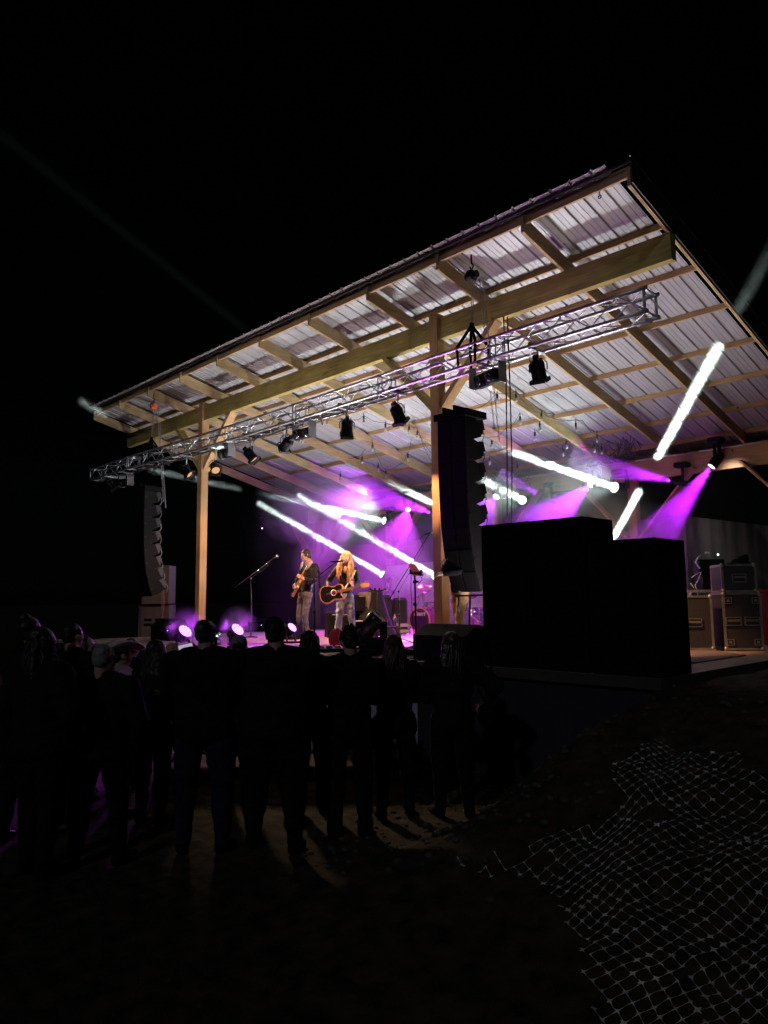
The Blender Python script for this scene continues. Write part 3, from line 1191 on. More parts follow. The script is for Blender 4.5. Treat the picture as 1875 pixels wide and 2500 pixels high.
wash(909, 1176, 15.55, T(pt(909, 1176, 15.55), pt(850, 1420, 13.2)), 62, 600, 'violet lamp inside the bright smoke ball', PINK, None, 0.08)
wash(924, 1184, 15.62, T(pt(924, 1184, 15.6), pt(720, 1300, 13.6)), 70, 500, 'second violet lamp in the bright smoke ball', PINK, None, 0.05)
wash(640, 1290, 15.55, T(pt(640, 1290, 15.55), pt(740, 1400, 13.6)), 50, 40, 'dim violet lamp far left on the rear beam', (0.35, 0.02, 1.0), None, 0.02)


def cloud(px, py, y, r, dens, lab, sc_=1.1, lo=0.35, hi=0.62, flat=0.8):
    c = pt(px, py, y)
    q = MB(True)
    q.ell((0, 0, 0), 1.0, None, 20, 14)
    k = smoke_mat('smoke_%d' % px, dens, sc_, lo, hi, fall='sphere', dist=0.8, detail=4)
    o = q.build('smoke_cloud', k)
    o.location = c
    o.scale = (r, r * 0.8, r * flat)
    tag(o, lab, 'smoke', 'drifting smoke clouds', 'stuff')


cloud(862, 1215, 14.6, 1.1, 1.1, 'ball of bright magenta smoke round the rear lamps', 2.2, 0.30, 0.55)
cloud(735, 1225, 13.6, 1.7, 0.75, 'pale grey smoke cloud above the guitarist', 1.6)
cloud(850, 1370, 14.9, 2.0, 0.85, 'violet haze cloud behind the singer', 1.2, 0.25, 0.6)
cloud(1380, 1270, 14.6, 1.9, 0.30, 'violet haze cloud over the big black cabinets', 1.3, 0.25, 0.6)
cloud(1180, 1240, 14.6, 1.1, 0.4, 'blue grey smoke cloud beside the near post', 1.8)
cloud(1500, 1290, 10.5, 0.9, 0.30, 'pale smoke round the steep bright beam', 1.8)
q = MB()
q.bbox((-19.0, 11.6, 1.25), (-4.7, 15.5, 5.6))
hz = q.build('haze', smoke_mat('thin_stage_haze', 0.085, 0.55, 0.30, 0.66, fall=[('x', -18.9, -15.0), ('z', 5.6, 4.2), ('y', 11.6, 12.6), ('x', -4.7, -7.0)], dist=0.5))
tag(hz, 'thin drifting haze over the rear of the stage', 'haze', None, 'stuff')
# wide spots added beside the bright heads to light smoke and wing wall
for (px, py, y, wt) in ((938, 1271, 15.1, 95), (1275, 1221, 15.2, 60), (1500, 1190, 15.0, 110), (1062, 1405, 14.4, 40)):
    p = pt(px, py, y)
    spot('added_spill', p, (-0.5, -0.8, 0.25), wt * 3, WHITE, 120, 1.0, 0.10)
spot('added_spill', pt(1737, 1139, 15.5) + V((0.3, 0, 0)), (0.05, 1, -0.85), 60, (1.0, 0.9, 0.95), 104, 1.0, 0.2)  # unseen white spot added to lift the wing wall
# floor lamps
def floor_par(px, py, z, aim, watts, label, col=PINK, lens=None, r=0.12):
    p = onz(px, py, z)
    aim = V(aim).normalized()
    o = thing('floor_par', label, 'stage lamp', tuple(p), 'round LED lamps standing on the stage floor')
    M = rotz_to(aim)
    b = MB(True)
    b.lathe(p, [(r * 0.5, 0.20), (r * 0.95, 0.16), (r * 1.08, 0.02), (r * 1.08, -0.012), (r * 0.98, -0.012), (r * 0.96, 0.004)], 22, M)
    hd = b.build('housing', BLACK, o)
    b = MB(True)
    b.cyl(p + M @ V((0, 0, 0.006)), p + M @ V((0, 0, 0.002)), r * 0.96, n=22)
    b.build('lens_plate', mat('violet_plate', (0.2, 0.05, 0.3), 0.4, emit=(0.6, 0.10, 1.0), es=1.6), hd)
    for i in range(19):
        if i == 0:
            u = v_ = 0
        else:
            ring = 1 if i < 7 else 2
            kk = (i - 1) if i < 7 else (i - 7)
            nn = 6 if ring == 1 else 12
            u = r * 0.38 * ring * math.cos(6.283 * kk / nn)
            v_ = r * 0.38 * ring * math.sin(6.283 * kk / nn)
        b = MB(True)
        b.ell(p + M @ V((u, v_, -0.004)), (r * 0.16,) * 3, None, 8, 6)
        b.build('led_lens', glow('violet_led', (0.85, 0.35, 1.0), 2.6), hd)
    b = MB()
    ax = (M @ V((1, 0, 0)))
    for e in (-1, 1):
        b.bar(p - aim * 0.06 + ax * (e * (r * 1.15)), V((p.x, p.y, 1.22)) - aim * 0.02 + ax * (e * (r * 1.15)), 0.012, 0.04, ax)
    b.box((p.x, p.y, 1.215), (0.28, 0.22, 0.03))
    b.build('bracket', BLACK, o)
    spot('floor_par_light', p + aim * 0.06, aim, watts * 0.6, col, 46, 0.6, 0.08)
    spot('floor_par_spill', p + aim * 0.08, aim, 6, col, 150, 0.8, 0.08)
    spot('added_rim_light', p + V((0, -0.2, 0.05)), (0.35, -1, 0.04), 260, (0.6, 0.08, 1.0), 110, 1.0, 0.08)  # added violet light thrown forward for rims on the crowd


for _q in ((452, 1541, 1.50), (580, 1537, 1.50)):  # haze puffs added to imitate the halo of the lenses
    _p = onz(*_q)
    _x, _y = proj(_p)
    _k = 'glow_puff_%d' % _x
    cloud(_x, _y, _p.y, 0.42, 0.45, 'added haze for the violet halo round the %s LED lamp on the floor' % ('left' if _x < 500 else 'right'), 1.5, 0.2, 0.6, 1.0)
floor_par(452, 1541, 1.50, (0.75, 0.15, 0.60), 260, 'round violet LED lamp on the floor left of the big man')
floor_par(580, 1537, 1.50, (0.75, 0.15, 0.60), 260, 'round violet LED lamp on the floor right of the big man')
floor_par(713, 1532, 1.48, (0.75, 0.15, 0.6), 200, 'round violet LED lamp half hidden beside the cap wearer', r=0.10)

# ------------------------------------------------------------------ fill lamps added on the deck, unseen, to brighten the roof
UPW = (0.92, 0.97, 0.96)
for (x, y, wt, col, aim, lab) in ((-8.9, 11.3, 1300, UPW, (0.0, -0.35, 1), 'added fill lamp standing behind the drum kit, turned up to the roof'),
                             (-12.6, 11.2, 900, UPW, (-0.2, -0.35, 1), 'added fill lamp standing behind the amplifiers, turned up to the roof'),
                             (-6.2, 9.75, 170, (1.0, 0.84, 0.86), (0.0, 0.05, 1), 'added fill lamp behind the big black cabinets, turned up to the roof'),
                             (-5.95, 8.15, 260, (1.0, 0.86, 0.86), (0.0, -0.1, 1), 'added fill lamp between the floor monitor and the black cabinets, turned up'),
                             (-11.9, 7.15, 850, (1.0, 0.84, 0.82), (-0.1, -0.05, 1), 'added fill lamp on the front edge of the stage behind the audience, turned up')):
    o = thing('added_fill_lamp', lab, 'stage lamp', (x, y, 1.2), 'added fill lamps turned up to the roof')
    b = MB()
    b.rbox((x, y, 1.30), (0.26, 0.16, 0.10), 0.015)
    for e in (-1, 1):
        b.box((x + e * 0.15, y, 1.27), (0.012, 0.05, 0.13))
    b.box((x, y, 1.21), (0.34, 0.16, 0.016))
    b.build('housing', BLACK, o)
    b = MB()
    b.box((x, y, 1.352), (0.22, 0.12, 0.004))
    b.build('lens', LENSC, o)
    spot('added_fill_light', (x, y, 1.37), aim, wt, col, 172 if x == -6.2 else 138, 0.6, 0.12)

_h = V((-7.66, 7.15, 1.72))
for (px_, py_, wt_, an_) in ((952, 842, 4500, 9.0), (690, 925, 3500, 6.0)):
    spot('added_pin_spot', _h, ony(px_, py_, 9.2) - _h, wt_, (1.0, 0.86, 0.18), an_, 1.0, 0.04)  # yellow spots added to put bright patches on the header

# which lamps are sampled in the smoke: streaks by the beams, haze and clouds by the rear lamps
def _excl(nm, objs):
    c = bpy.data.collections.new(nm)
    for o in objs:
        c.objects.link(o)
    for co in c.collection_objects:
        co.light_linking.link_state = 'EXCLUDE'
    return c


_streak = [o for o in bpy.data.objects if o.type == 'MESH' and o.name.startswith('smoke_streak')]
_air = [o for o in bpy.data.objects if o.type == 'MESH' and (o.name.startswith('haze') or o.name.startswith('smoke_plume') or (o.name.startswith('smoke_cloud') and 'on the floor' not in o['label'] and 'steep' not in o['label']))]
_a, _b = _excl('streak_receivers', _streak), _excl('air_receivers', _streak + _air)
for o in bpy.data.objects:
    if o.type == 'LIGHT' and not o.name.startswith('beam_light'):
        o.light_linking.receiver_collection = _a if o.name.startswith(('wash_light', 'added_spill')) else _b

# ================================================================== THINGS ON THE STAGE
ZS = 1.2


# ------------------------------------------------------------------ big black cabinets at the right front
def sub_box(a, b_, label, taper=0.0):
    o = thing('subwoofer', label, 'loudspeaker', ((a[0] + b_[0]) / 2, (a[1] + b_[1]) / 2, a[2]), 'big black cabinets')
    q = MB()
    c = [(a[i] + b_[i]) / 2 for i in range(3)]
    q.rbox(c, [b_[i] - a[i] for i in range(3)], 0.012)
    cab = q.build('cabinet', CAB, o)
    q = MB()
    q.bbox((a[0] + 0.05, a[1] - 0.012, a[2] + 0.06), (b_[0] - 0.05, a[1] - 0.002, b_[2] - 0.06))
    q.build('grille', MATS['speaker_grille'], o)
    for s_ in (0.3, 0.7):
        q = MB()
        z = a[2] + (b_[2] - a[2]) * s_
        q.bbox((b_[0] + 0.002, c[1] - 0.12, z - 0.03), (b_[0] + 0.012, c[1] + 0.12, z + 0.03))
        q.build('handle', BLACKM, cab)
    return o


sub_box((-5.42, 6.79, 1.203), (-4.75, 7.40, 2.805), 'tall black speaker cabinet nearest the hanging speaker column')
sub_box((-4.745, 6.79, 1.203), (-4.07, 7.40, 2.80), 'tall black speaker cabinet in the middle of the black stack')
sub_box((-4.03, 6.76, 1.203), (-3.30, 7.42, 2.525), 'lower black speaker cabinet at the stage edge, right end of the stack')
# far left stack
o = thing('subwoofer', 'worn grey speaker cabinet standing at the bottom of the far left stack', 'loudspeaker', (-15.9, 7.0, 1.2), 'far left cabinets')
pa = at(346, 1590, 17.5)


def facing_box(px0, px1, pyt, pyb, d, depth, name, label, cat, material, grp=None, yaw=0.0):
    """box whose front is turned to the viewer by default; returns its thing, centre, half sizes and rotation"""
    A, B = at(px0, pyb, d), at(px1, pyb, d)
    T_ = at((px0 + px1) / 2, pyt, d)
    w_ = (B - A).length
    h_ = T_.z - (A.z + B.z) / 2
    M = Matrix.Rotation(math.atan2(RT.y, RT.x) + yaw, 3, 'Z')
    fr = M @ V((0, -1, 0))
    c = (A + B) / 2
    c = V((c.x, c.y, (A.z + B.z) / 2 + h_ / 2)) - fr * (depth / 2)
    o_ = thing(name, label, cat, (c.x, c.y, c.z - h_ / 2), grp)
    return o_, c, w_, h_, M


bpy.data.objects.remove(o)
for k, (x0, x1, yt, yb, lab) in enumerate(((335, 411, 1477, 1583, 'grey speaker cabinet with twin port slots at the bottom of the far left stack'), (345, 412, 1380, 1475, 'grey speaker cabinet on top of the far left stack'), (332, 413, 1585, 1668, 'grey speaker cabinet on the ground under the far left stack'))):
    d = 18.6
    o, c, w_, h_, M = facing_box(x0, x1, yt, yb, d, 0.6, 'speaker_cabinet', lab, 'loudspeaker', GREYCAB, 'far left cabinets')
    q = MB()
    q.rbox(c, (w_, 0.6, h_), 0.012, M)
    q.build('cabinet', GREYCAB, o)
    q = MB()
    if k != 1:
        for sx in (-1, 1):
            for sz in (0.06, -0.06):
                q.rbox(c + M @ V((sx * 0.14, -0.30, h_ * 0.1 + sz)), (0.2, 0.03, 0.07), 0.008, M)
    else:
        q.rbox(c + M @ V((-0.1, -0.30, h_ * 0.22)), (0.15, 0.03, 0.14), 0.01, M)
    q.build('port', BLACKM, o)
    q = MB(True)
    if k == 1:
        q.tube([c + M @ V((-0.12 + 0.13 * math.sin(t), -0.33, h_ * 0.2 + 0.13 * math.cos(t))) for t in [i * 0.55 for i in range(11)]], 0.008, 5)
        q.build('cord', CABLE, o)


# ------------------------------------------------------------------ monitors, moving head lamp on the floor
def wedge(px, py, wid, label, yaw=0.0, sc_=1.0):
    p = onz(px, py, ZS)
    o = thing('monitor_wedge', label, 'stage monitor', tuple(p), 'floor monitor speakers')
    M = Matrix.Rotation(yaw, 3, 'Z')
    q = MB()
    pr_ = [(-0.27, 0.0), (0.20, 0.0), (0.27, 0.10), (0.06, 0.40), (-0.06, 0.43), (-0.27, 0.30)]
    pr_ = [(a * sc_, b * sc_) for a, b in pr_]
    q.prism(pr_, p - M @ V((wid / 2, 0, 0)), M @ V((0, 1, 0)), (0, 0, 1), M @ V((1, 0, 0)), wid)
    q.build('cabinet', CAB, o)
    q = MB()
    a, b_ = V((0, 0.262 * sc_, 0.13 * sc_)), V((0, 0.085 * sc_, 0.38 * sc_))
    n_ = V((0, (b_ - a).z, -(b_ - a).y)).normalized() * 0.006
    pts = []
    for x in (-wid * 0.46, wid * 0.46):
        for e in (a, b_):
            pts.append(p + M @ (V((x, 0, 0)) + e + n_))
    q.add([pts[0], pts[2], pts[3], pts[1]] + [t - (M @ n_) for t in (pts[0], pts[2], pts[3], pts[1])], [(0, 1, 2, 3), (7, 6, 5, 4), (0, 4, 5, 1), (1, 5, 6, 2), (2, 6, 7, 3), (3, 7, 4, 0)])
    q.build('grille', MATS['speaker_grille'], o)
    q = MB(True)
    q.ell(p + M @ V((wid * 0.40, -0.272 * sc_, 0.2 * sc_)), 0.008)
    q.build('indicator_light', glow('blue_led', (0.4, 0.6, 1.0), 6), o)
    return o


wedge(1112, 1612, 0.95, 'large black floor monitor in front of the near timber post', -0.10, 1.05)
wedge(420, 1562, 0.8, 'dark floor monitor beside the far left stack', 0.0, 1.0)
wedge(640, 1540, 0.7, 'low black floor monitor behind the cap wearer', 0.0, 0.8)
wedge(700, 1560, 0.7, 'black floor monitor at the feet of the guitarist', 0.1, 0.7)

p = onz(907, 1600, ZS)
o = thing('floor_moving_head', 'black moving head lamp on the stage edge, its head tipped up to the roof', 'stage lamp', tuple(p))
q = MB()
q.rbox(p + V((0, 0, 0.07)), (0.34, 0.28, 0.12), 0.02)
q.rbox(p + V((0, 0, 0.15)), (0.16, 0.16, 0.06), 0.02)
q.build('base', BLACK, o)
q = MB()
for e in (-1, 1):
    q.bar(p + RT * (e * 0.17) + V((0, 0, 0.17)), p + RT * (e * 0.17) + V((0, 0, 0.46)), 0.05, 0.10, RT)
q.bar(p - RT * 0.19 + V((0, 0, 0.19)), p + RT * 0.19 + V((0, 0, 0.19)), 0.07, 0.12)
q.build('yoke', BLACK, o)
Mh = rotz_to(V((0.55, 0.35, 0.75)))
q = MB(True)
q.lathe(p + V((0, 0, 0.42)), [(0.05, 0.20), (0.12, 0.15), (0.13, -0.10), (0.12, -0.16), (0.11, -0.165), (0.10, -0.15)], 18, Mh)
hd = q.build('head', mat('glossy_black', (0.02, 0.02, 0.022), 0.25), o)
for dx in (-0.30, 0.33):
    pp = p + RT * dx + V((0, 0, 0.0)) + V((0.05, 0.1, 0))
    q = MB()
    q.rbox(pp + V((0, 0, 0.04)), (0.30, 0.22, 0.07), 0.02)
    tag(q.build('dimmer_box', BLACKM), ('low black box left of the tipped up floor lamp' if dx < 0 else 'low black box right of the tipped up floor lamp'), 'power box')


# ------------------------------------------------------------------ stands
def stand_base(q, p, r=0.0, kind='tripod', L_=0.34, a0=0.3):
    for i in range(3):
        a = a0 + i * 2.094
        q.tube([p + V((0, 0, 0.10)), p + V((L_ * math.cos(a), L_ * math.sin(a), 0.01))], 0.009, 6)


def mic_stand(base, top, b0, b1, mic_dir, label, round_base=False, cable=True):
    """base: floor point; top: joint; b0 - b1: boom from tail to microphone end"""
    o = thing('microphone_stand', label, 'microphone stand', tuple(base), 'microphone stands')
    q = MB(True)
    q.cyl(base + V((0, 0, 0.02)), base + (top - base) * 0.55, 0.012, n=8)
    q.cyl(base + (top - base) * 0.52, base + (top - base) * 0.57, 0.018, n=8)
    q.cyl(base + (top - base) * 0.55, top, 0.009, n=8)
    q.build('pole', BLACK, o)
    q = MB(True)
    if round_base:
        q.lathe(base, [(0.14, 0.0), (0.14, 0.012), (0.03, 0.03)], 20)
    else:
        stand_base(q, base)
    q.build('base', BLACK, o)
    q = MB(True)
    q.cyl(b0, b1, 0.008, n=8)
    q.ell(top, 0.022)
    q.build('boom', CHROME if 'empty' in label else BLACK, o)
    d = V(mic_dir).normalized()
    m_ = thing('microphone', 'microphone in the clip of the ' + label.split(',')[0], 'microphone', tuple(b1), 'microphones')
    q = MB(True)
    q.tube([b1 - d * 0.10, b1 + d * 0.0, b1 + d * 0.07], [0.010, 0.013, 0.017], 10)
    q.build('handle', BLACK, m_)
    q = MB(True)
    q.ell(b1 + d * 0.095, 0.027)
    q.build('grille', mat('mic_mesh', (0.45, 0.45, 0.47), 0.35, metal=0.8, scale=120), m_)
    if cable:
        q = MB(True)
        pts = [b1 - d * 0.10, b1 - d * 0.18 + V((0, 0, -0.04))]
        for i in range(1, 6):
            pts.append(b1 + (top - b1) * (i / 5) + V((0, 0, -0.03 - 0.02 * math.sin(i))))
        pts += [base + (top - base) * 0.6 + RT * 0.02, base + (top - base) * 0.2 + RT * 0.015, base + V((0.1, -0.1, 0.01))]
        q.tube(pts, 0.005, 5)
        q.build('cable', CABLE, o)
    return o


d = 15.6
bs = onz(613, 1556, ZS)
dd = (bs - CAM).dot(FW)
mic_stand(bs, at(612, 1412, dd), at(573, 1434, dd), at(668, 1363, dd - 0.3), at(676, 1358, dd - 0.33) - at(664, 1366, dd - 0.3), 'empty boom stand at the left, nobody behind it', True)
bs = onz(767, 1583, ZS)
dd = (bs - CAM).dot(FW)
mic_stand(bs, at(767, 1422, dd), at(751, 1427, dd), at(822, 1371, dd + 0.05), at(840, 1365, dd + 0.02) - at(812, 1366, dd + 0.05), 'boom stand reaching to the singer', True)
bs = onz(975, 1572, ZS)
dd = (bs - CAM).dot(FW)
mic_stand(bs, at(973, 1444, dd), at(948, 1467, dd), at(1050, 1300, dd - 0.2), at(1062, 1293, dd) - at(1045, 1300, dd), 'tall boom stand reaching up to the near timber post', False)
# music stand with a tablet
p = onz(1017, 1590, ZS)
dd = (p - CAM).dot(FW)
o = thing('tablet_stand', 'black stand holding a reddish tablet and clips left of the near timber post', 'music stand', tuple(p))
q = MB(True)
tp_ = at(1012, 1378, dd)
q.cyl(p, tp_, 0.014, n=8)
for (py_) in (1420, 1475, 1396):
    q.ell(at(1013, py_, dd), (0.03, 0.03, 0.035))
q.build('pole', BLACK, o)
q = MB(True)
stand_base(q, p, L_=0.3)
q.build('base', BLACK, o)
q = MB()
q.add([at(997, 1377, dd - .05), at(1013, 1377, dd - .05), at(1031, 1406, dd - .02), at(1008, 1406, dd - .02)] + [v + FW * 0.012 for v in (at(997, 1377, dd - .05), at(1013, 1377, dd - .05), at(1031, 1406, dd - .02), at(1008, 1406, dd - .02))],
      [(0, 1, 2, 3), (7, 6, 5, 4), (0, 4, 5, 1), (1, 5, 6, 2), (2, 6, 7, 3), (3, 7, 4, 0)])
q.build('tablet', mat('red_case', (0.45, 0.08, 0.09), 0.5), o)
q = MB(True)
for (x0, y0, x1, y1) in ((1000, 1400, 1032, 1398), (1003, 1398, 1001, 1390), (1025, 1399, 1029, 1391), (1008, 1422, 1022, 1420), (1020, 1402, 1033, 1404)):
    q.tube([at(x0, y0, dd - .03), at(x1, y1, dd - .03)], 0.016, 6)
q.tube([at(1026, 1404, dd), at(1031, 1416, dd), at(1022, 1424, dd)], 0.006, 5)
q.tube([at(1004, 1400, dd), at(1003, 1440, dd), at(1008, 1520, dd), at(1010, 1585, dd)], 0.006, 5)
q.build('clip', BLACK, o)
# guitar rack / keyboard top behind the singer
p = onz(921, 1567, ZS)
dd = (p - CAM).dot(FW)
o = thing('guitar_rack', 'black T shaped rack stand with curled forks right of the singer', 'stand', tuple(p))
q = MB(True)
q.cyl(p, at(921, 1441, dd), 0.013, n=8)
q.build('pole', BLACK, o)
q = MB(True)
q.tube([at(904, 1438, dd), at(910, 1441, dd), at(921, 1442, dd), at(934, 1441, dd), at(942, 1438, dd)], 0.014, 8)
for x in (904, 916, 926, 941):
    q.ell(at(x, 1438, dd), 0.022)
q.build('fork', BLACK, o)
q = MB(True)
stand_base(q, p, L_=0.3)
q.build('base', BLACK, o)


# ------------------------------------------------------------------ small things
def bottle(px, py, z, label, h=0.22):
    p = onz(px, py, z)
    return bottle_at(p, label, h)


def bottle_at(p, label, h=0.22):
    o = thing('water_bottle', label, 'bottle', tuple(p), 'plastic water bottles')
    q = MB(True)
    r = h * 0.145
    q.lathe(p, [(r * 0.8, 0.001), (r, h * 0.04), (r * 0.93, h * 0.2), (r, h * 0.35), (r * 0.93, h * 0.5), (r, h * 0.62), (r * 0.8, h * 0.76), (r * 0.42, h * 0.9), (r * 0.40, h * 0.93)], 12)
    q.build('bottle_body', CLEAR, o)
    q = MB(True)
    q.cyl(p + V((0, 0, h * 0.93)), p + V((0, 0, h)), r * 0.46, n=10)
    q.build('cap', mat('white_plastic', (0.75, 0.75, 0.78), 0.4), o)
    q = MB(True)
    q.lathe(p, [(r * 1.02, h * 0.36), (r * 1.02, h * 0.60)], 12)
    q.build('label', mat('pale_label', (0.5, 0.55, 0.65), 0.5), o)
    return o


bottle(535, 1574, ZS, 'clear water bottle on the deck, left one of the pair beside the big man')
bottle(559, 1575, ZS, 'clear water bottle on the deck, right one of the pair beside the big man')
# stool with cup and bottle
sp_ = onz(948, 1580, ZS)
ds = (sp_ - CAM).dot(FW)
zt = at(953, 1529, ds).z
sp_ = V((at(953, 1529, ds).x, at(953, 1529, ds).y, ZS))
o = thing('stool', 'small wooden stool carrying a red cup and a water bottle', 'stool', tuple(sp_))
ww = mat('stool_wood', (0.42, 0.28, 0.15), 0.5, scale=5, stretch=(1, 6, 1))
q = MB()
Mr = Matrix.Rotation(0.9, 3, 'Z')
q.rbox((sp_.x, sp_.y, zt - 0.012), (0.30, 0.30, 0.024), 0.005, Mr)
q.build('seat', ww, o)
for sx in (-1, 1):
    for sy in (-1, 1):
        q = MB()
        q.bar(V((sp_.x, sp_.y, zt - 0.025)) + Mr @ V((sx * 0.11, sy * 0.11, 0)), V((sp_.x, sp_.y, ZS + 0.001)) + Mr @ V((sx * 0.17, sy * 0.17, 0)), 0.03, 0.03)
        q.build('leg', ww, o)
cp = V((sp_.x, sp_.y, zt)) - RT * 0.085
o = thing('party_cup', 'red plastic party cup standing on the wooden stool', 'cup', tuple(cp))
q = MB(True)
q.lathe(cp, [(0.032, 0.001), (0.036, 0.04), (0.044, 0.118), (0.047, 0.122), (0.041, 0.119), (0.03, 0.02)], 18)
q.build('cup_body', mat('red_plastic', (0.65, 0.015, 0.012), 0.35), o)
bottle_at(V((sp_.x, sp_.y, zt)) + RT * 0.075, 'clear water bottle standing on the wooden stool', 0.20)

# ------------------------------------------------------------------ road cases and amplifiers
CASE = mat('case_laminate', (0.035, 0.03, 0.028), 0.6, scale=30)
EDGE = mat('case_edge', (0.42, 0.38, 0.33), 0.4, metal=0.7, var=0.2)


def road_case(c, w_, d_, h_, M, label, handles=2, front=1, name='road_case', grp='road cases'):
    """c: centre of the underside"""
    c = V(c)
    o = thing(name, label, 'road case', tuple(c), grp)
    cc = c + V((0, 0, h_ / 2))
    q = MB()
    q.box(cc, (w_ - 0.02, d_ - 0.02, h_ - 0.02), M)
    q.build('body', CASE, o)
    q = MB()
    e = 0.030
    for sx in (-1, 1):
        for sy in (-1, 1):
            q.box(cc + M @ V((sx * (w_ / 2 - e / 2), sy * (d_ / 2 - e / 2), 0)), (e, e, h_), M)
    for sz in (-1, 1):
        for sy in (-1, 1):
            q.box(cc + M @ V((0, sy * (d_ / 2 - e / 2 - 0.001), sz * (h_ / 2 - e / 2))), (w_ - 2 * e, e, e), M)
        for sx in (-1, 1):
            q.box(cc + M @ V((sx * (w_ / 2 - e / 2 - 0.001), 0, sz * (h_ / 2 - e / 2))), (e, d_ - 2 * e, e), M)
    q.build('edge_profile', EDGE, o)
    for sx in (-1, 1):
        for sz in (-1, 1):
            q = MB(True)
            q.ell(cc + M @ V((sx * (w_ / 2 - 0.02), -(d_ / 2 - 0.02), sz * (h_ / 2 - 0.02))), 0.036)
            q.build('corner_ball', EDGE, o)
    hs = [0] if handles == 1 else ([-0.24, 0.24] if handles == 2 else [])
    for hx in hs:
        q = MB()
        y = -(d_ / 2 + 0.002)
        hw = w_ * 0.19
        for (dx, dz, sx, sz) in ((0, 0.055, 2 * hw, 0.012), (0, -0.055, 2 * hw, 0.012), (-hw, 0, 0.012, 0.12), (hw, 0, 0.012, 0.12), (0, 0.012, 1.7 * hw, 0.03)):
            q.box(cc + M @ V((hx * w_ + dx, y - (0.012 if dz == 0.012 else 0.0), dz)), (sx, 0.012, sz), M)
        q.build('handle', EDGE, o)
    if handles == 2:
        for sx in (-1, 1):
            for sz in (-1, 1):
                q = MB()
                for (dx, dz, a_, b2) in ((0, 0.04, 0.09, 0.01), (0, -0.04, 0.09, 0.01), (-0.045, 0, 0.01, 0.09), (0.045, 0, 0.01, 0.09), (0, 0, 0.035, 0.035)):
                    q.box(cc + M @ V((sx * (w_ / 2 - 0.075) + dx, -(d_ / 2 + 0.003), sz * h_ * 0.36 + dz)), (a_, 0.01, b2), M)
                q.build('latch', EDGE, o)
    return o


Mv = Matrix.Rotation(math.atan2(RT.y, RT.x), 3, 'Z')
fr = Mv @ V((0, -1, 0))
Mc = Matrix.Rotation(math.atan2(0.318, 0.418), 3, 'Z')
frc = Mc @ V((0, -1, 0))
a, b_ = onz(1772, 1590, ZS), onz(1868, 1590, ZS)
w_ = (b_ - a).length
c = (a + b_) / 2 - frc * 0.32
road_case(c + V((0, 0, 0.012)), w_, 0.62, 0.80, Mc, 'tall dark road case with two recessed handles, at the right end of the stage')
road_case(c + V((0, 0, 0.815)) - frc * 0.02, w_ * 0.92, 0.56, 0.40, Mc, 'black rack case standing on top of the tall road case', 1)
c2 = onz(1700, 1590, ZS) - frc * 0.30
road_case(c2 + V((0, 0, 0.016)), 0.5, 0.6, 0.76, Mc, 'dark road case half hidden behind the lower black cabinet', 1)
# equipment above: table frame, amp racks, loose bits
cc = at(1722, 1440, 11.6)
o = thing('equipment_table', 'pale edged shelf behind the road cases carrying black racks', 'table', (cc.x, cc.y, ZS))
q = MB()
q.box(cc + V((0, 0, -0.02)), (0.62, 0.5, 0.04), Mc)
q.build('top', EDGE, o)
for sx in (-1, 1):
    for sy in (-1, 1):
        q = MB()
        e_ = Mc @ V((sx * 0.27, sy * 0.2, 0))
        q.bar(V((cc.x + e_.x, cc.y + e_.y, ZS + 0.001)), V((cc.x + e_.x, cc.y + e_.y, cc.z - 0.04)), 0.03, 0.03)
        q.build('leg', EDGE, o)
o = thing('amplifier_rack', 'black amplifier rack with a small green light, on the shelf behind the road cases', 'amplifier', tuple(cc + V((0.03, 0.03, 0))))
q = MB()
q.rbox(cc + Mc @ V((0.08, 0.0, 0.115)), (0.34, 0.4, 0.225), 0.01, Mc)
q.rbox(cc + Mc @ V((0.07, 0.0, 0.35)), (0.38, 0.36, 0.235), 0.01, Mc)
q.build('cabinet', BLACK, o)
q = MB(True)
q.ell(at(1753, 1354, 11.35), 0.013)
q.build('indicator_light', glow('green_led', (0.5, 1.0, 0.75), 7), o)
q = MB(True)
q.cyl(at(1727, 1352, 11.5), at(1727, 1350, 11.5) + V((0, 0, 0.02)), 0.035, n=14)
q.build('knob', mat('white_plastic', (0.75, 0.75, 0.78), 0.4), o)
q = MB(True)
q.tube([at(x, y, 11.45) for x, y in ((1712, 1354), (1704, 1362), (1698, 1372), (1703, 1380), (1709, 1388))], 0.012, 6)
q.tube([at(x, y, 11.45) for x, y in ((1686, 1424), (1692, 1432), (1697, 1438))], 0.01, 6)
q.tube([at(x, y, 11.4) for x, y in ((1688, 1410), (1700, 1402), (1712, 1396), (1705, 1415), (1696, 1430), (1704, 1442), (1703, 1470))], 0.006, 5)
tag(q.build('white_cable', mat('white_cable', (0.6, 0.55, 0.6), 0.5)), 'pale loose cable curling beside the amplifier rack', 'cable')
q = MB(True)
for (pts, r) in ((((1757, 1454), (1741, 1468), (1726, 1476), (1723, 1492), (1727, 1530), (1737, 1553)), 0.007), (((1758, 1457), (1745, 1478), (1738, 1470), (1755, 1473), (1765, 1480), (1745, 1484)), 0.006), (((1722, 1586), (1733, 1572), (1740, 1576), (1728, 1584)), 0.007)):
    q.tube([at(x, y, 11.0) for x, y in pts], r, 5)
tag(q.build('red_cable', mat('red_rubber', (0.5, 0.02, 0.03), 0.5)), 'red cable looping down between the road cases', 'cable')
q = MB(True)
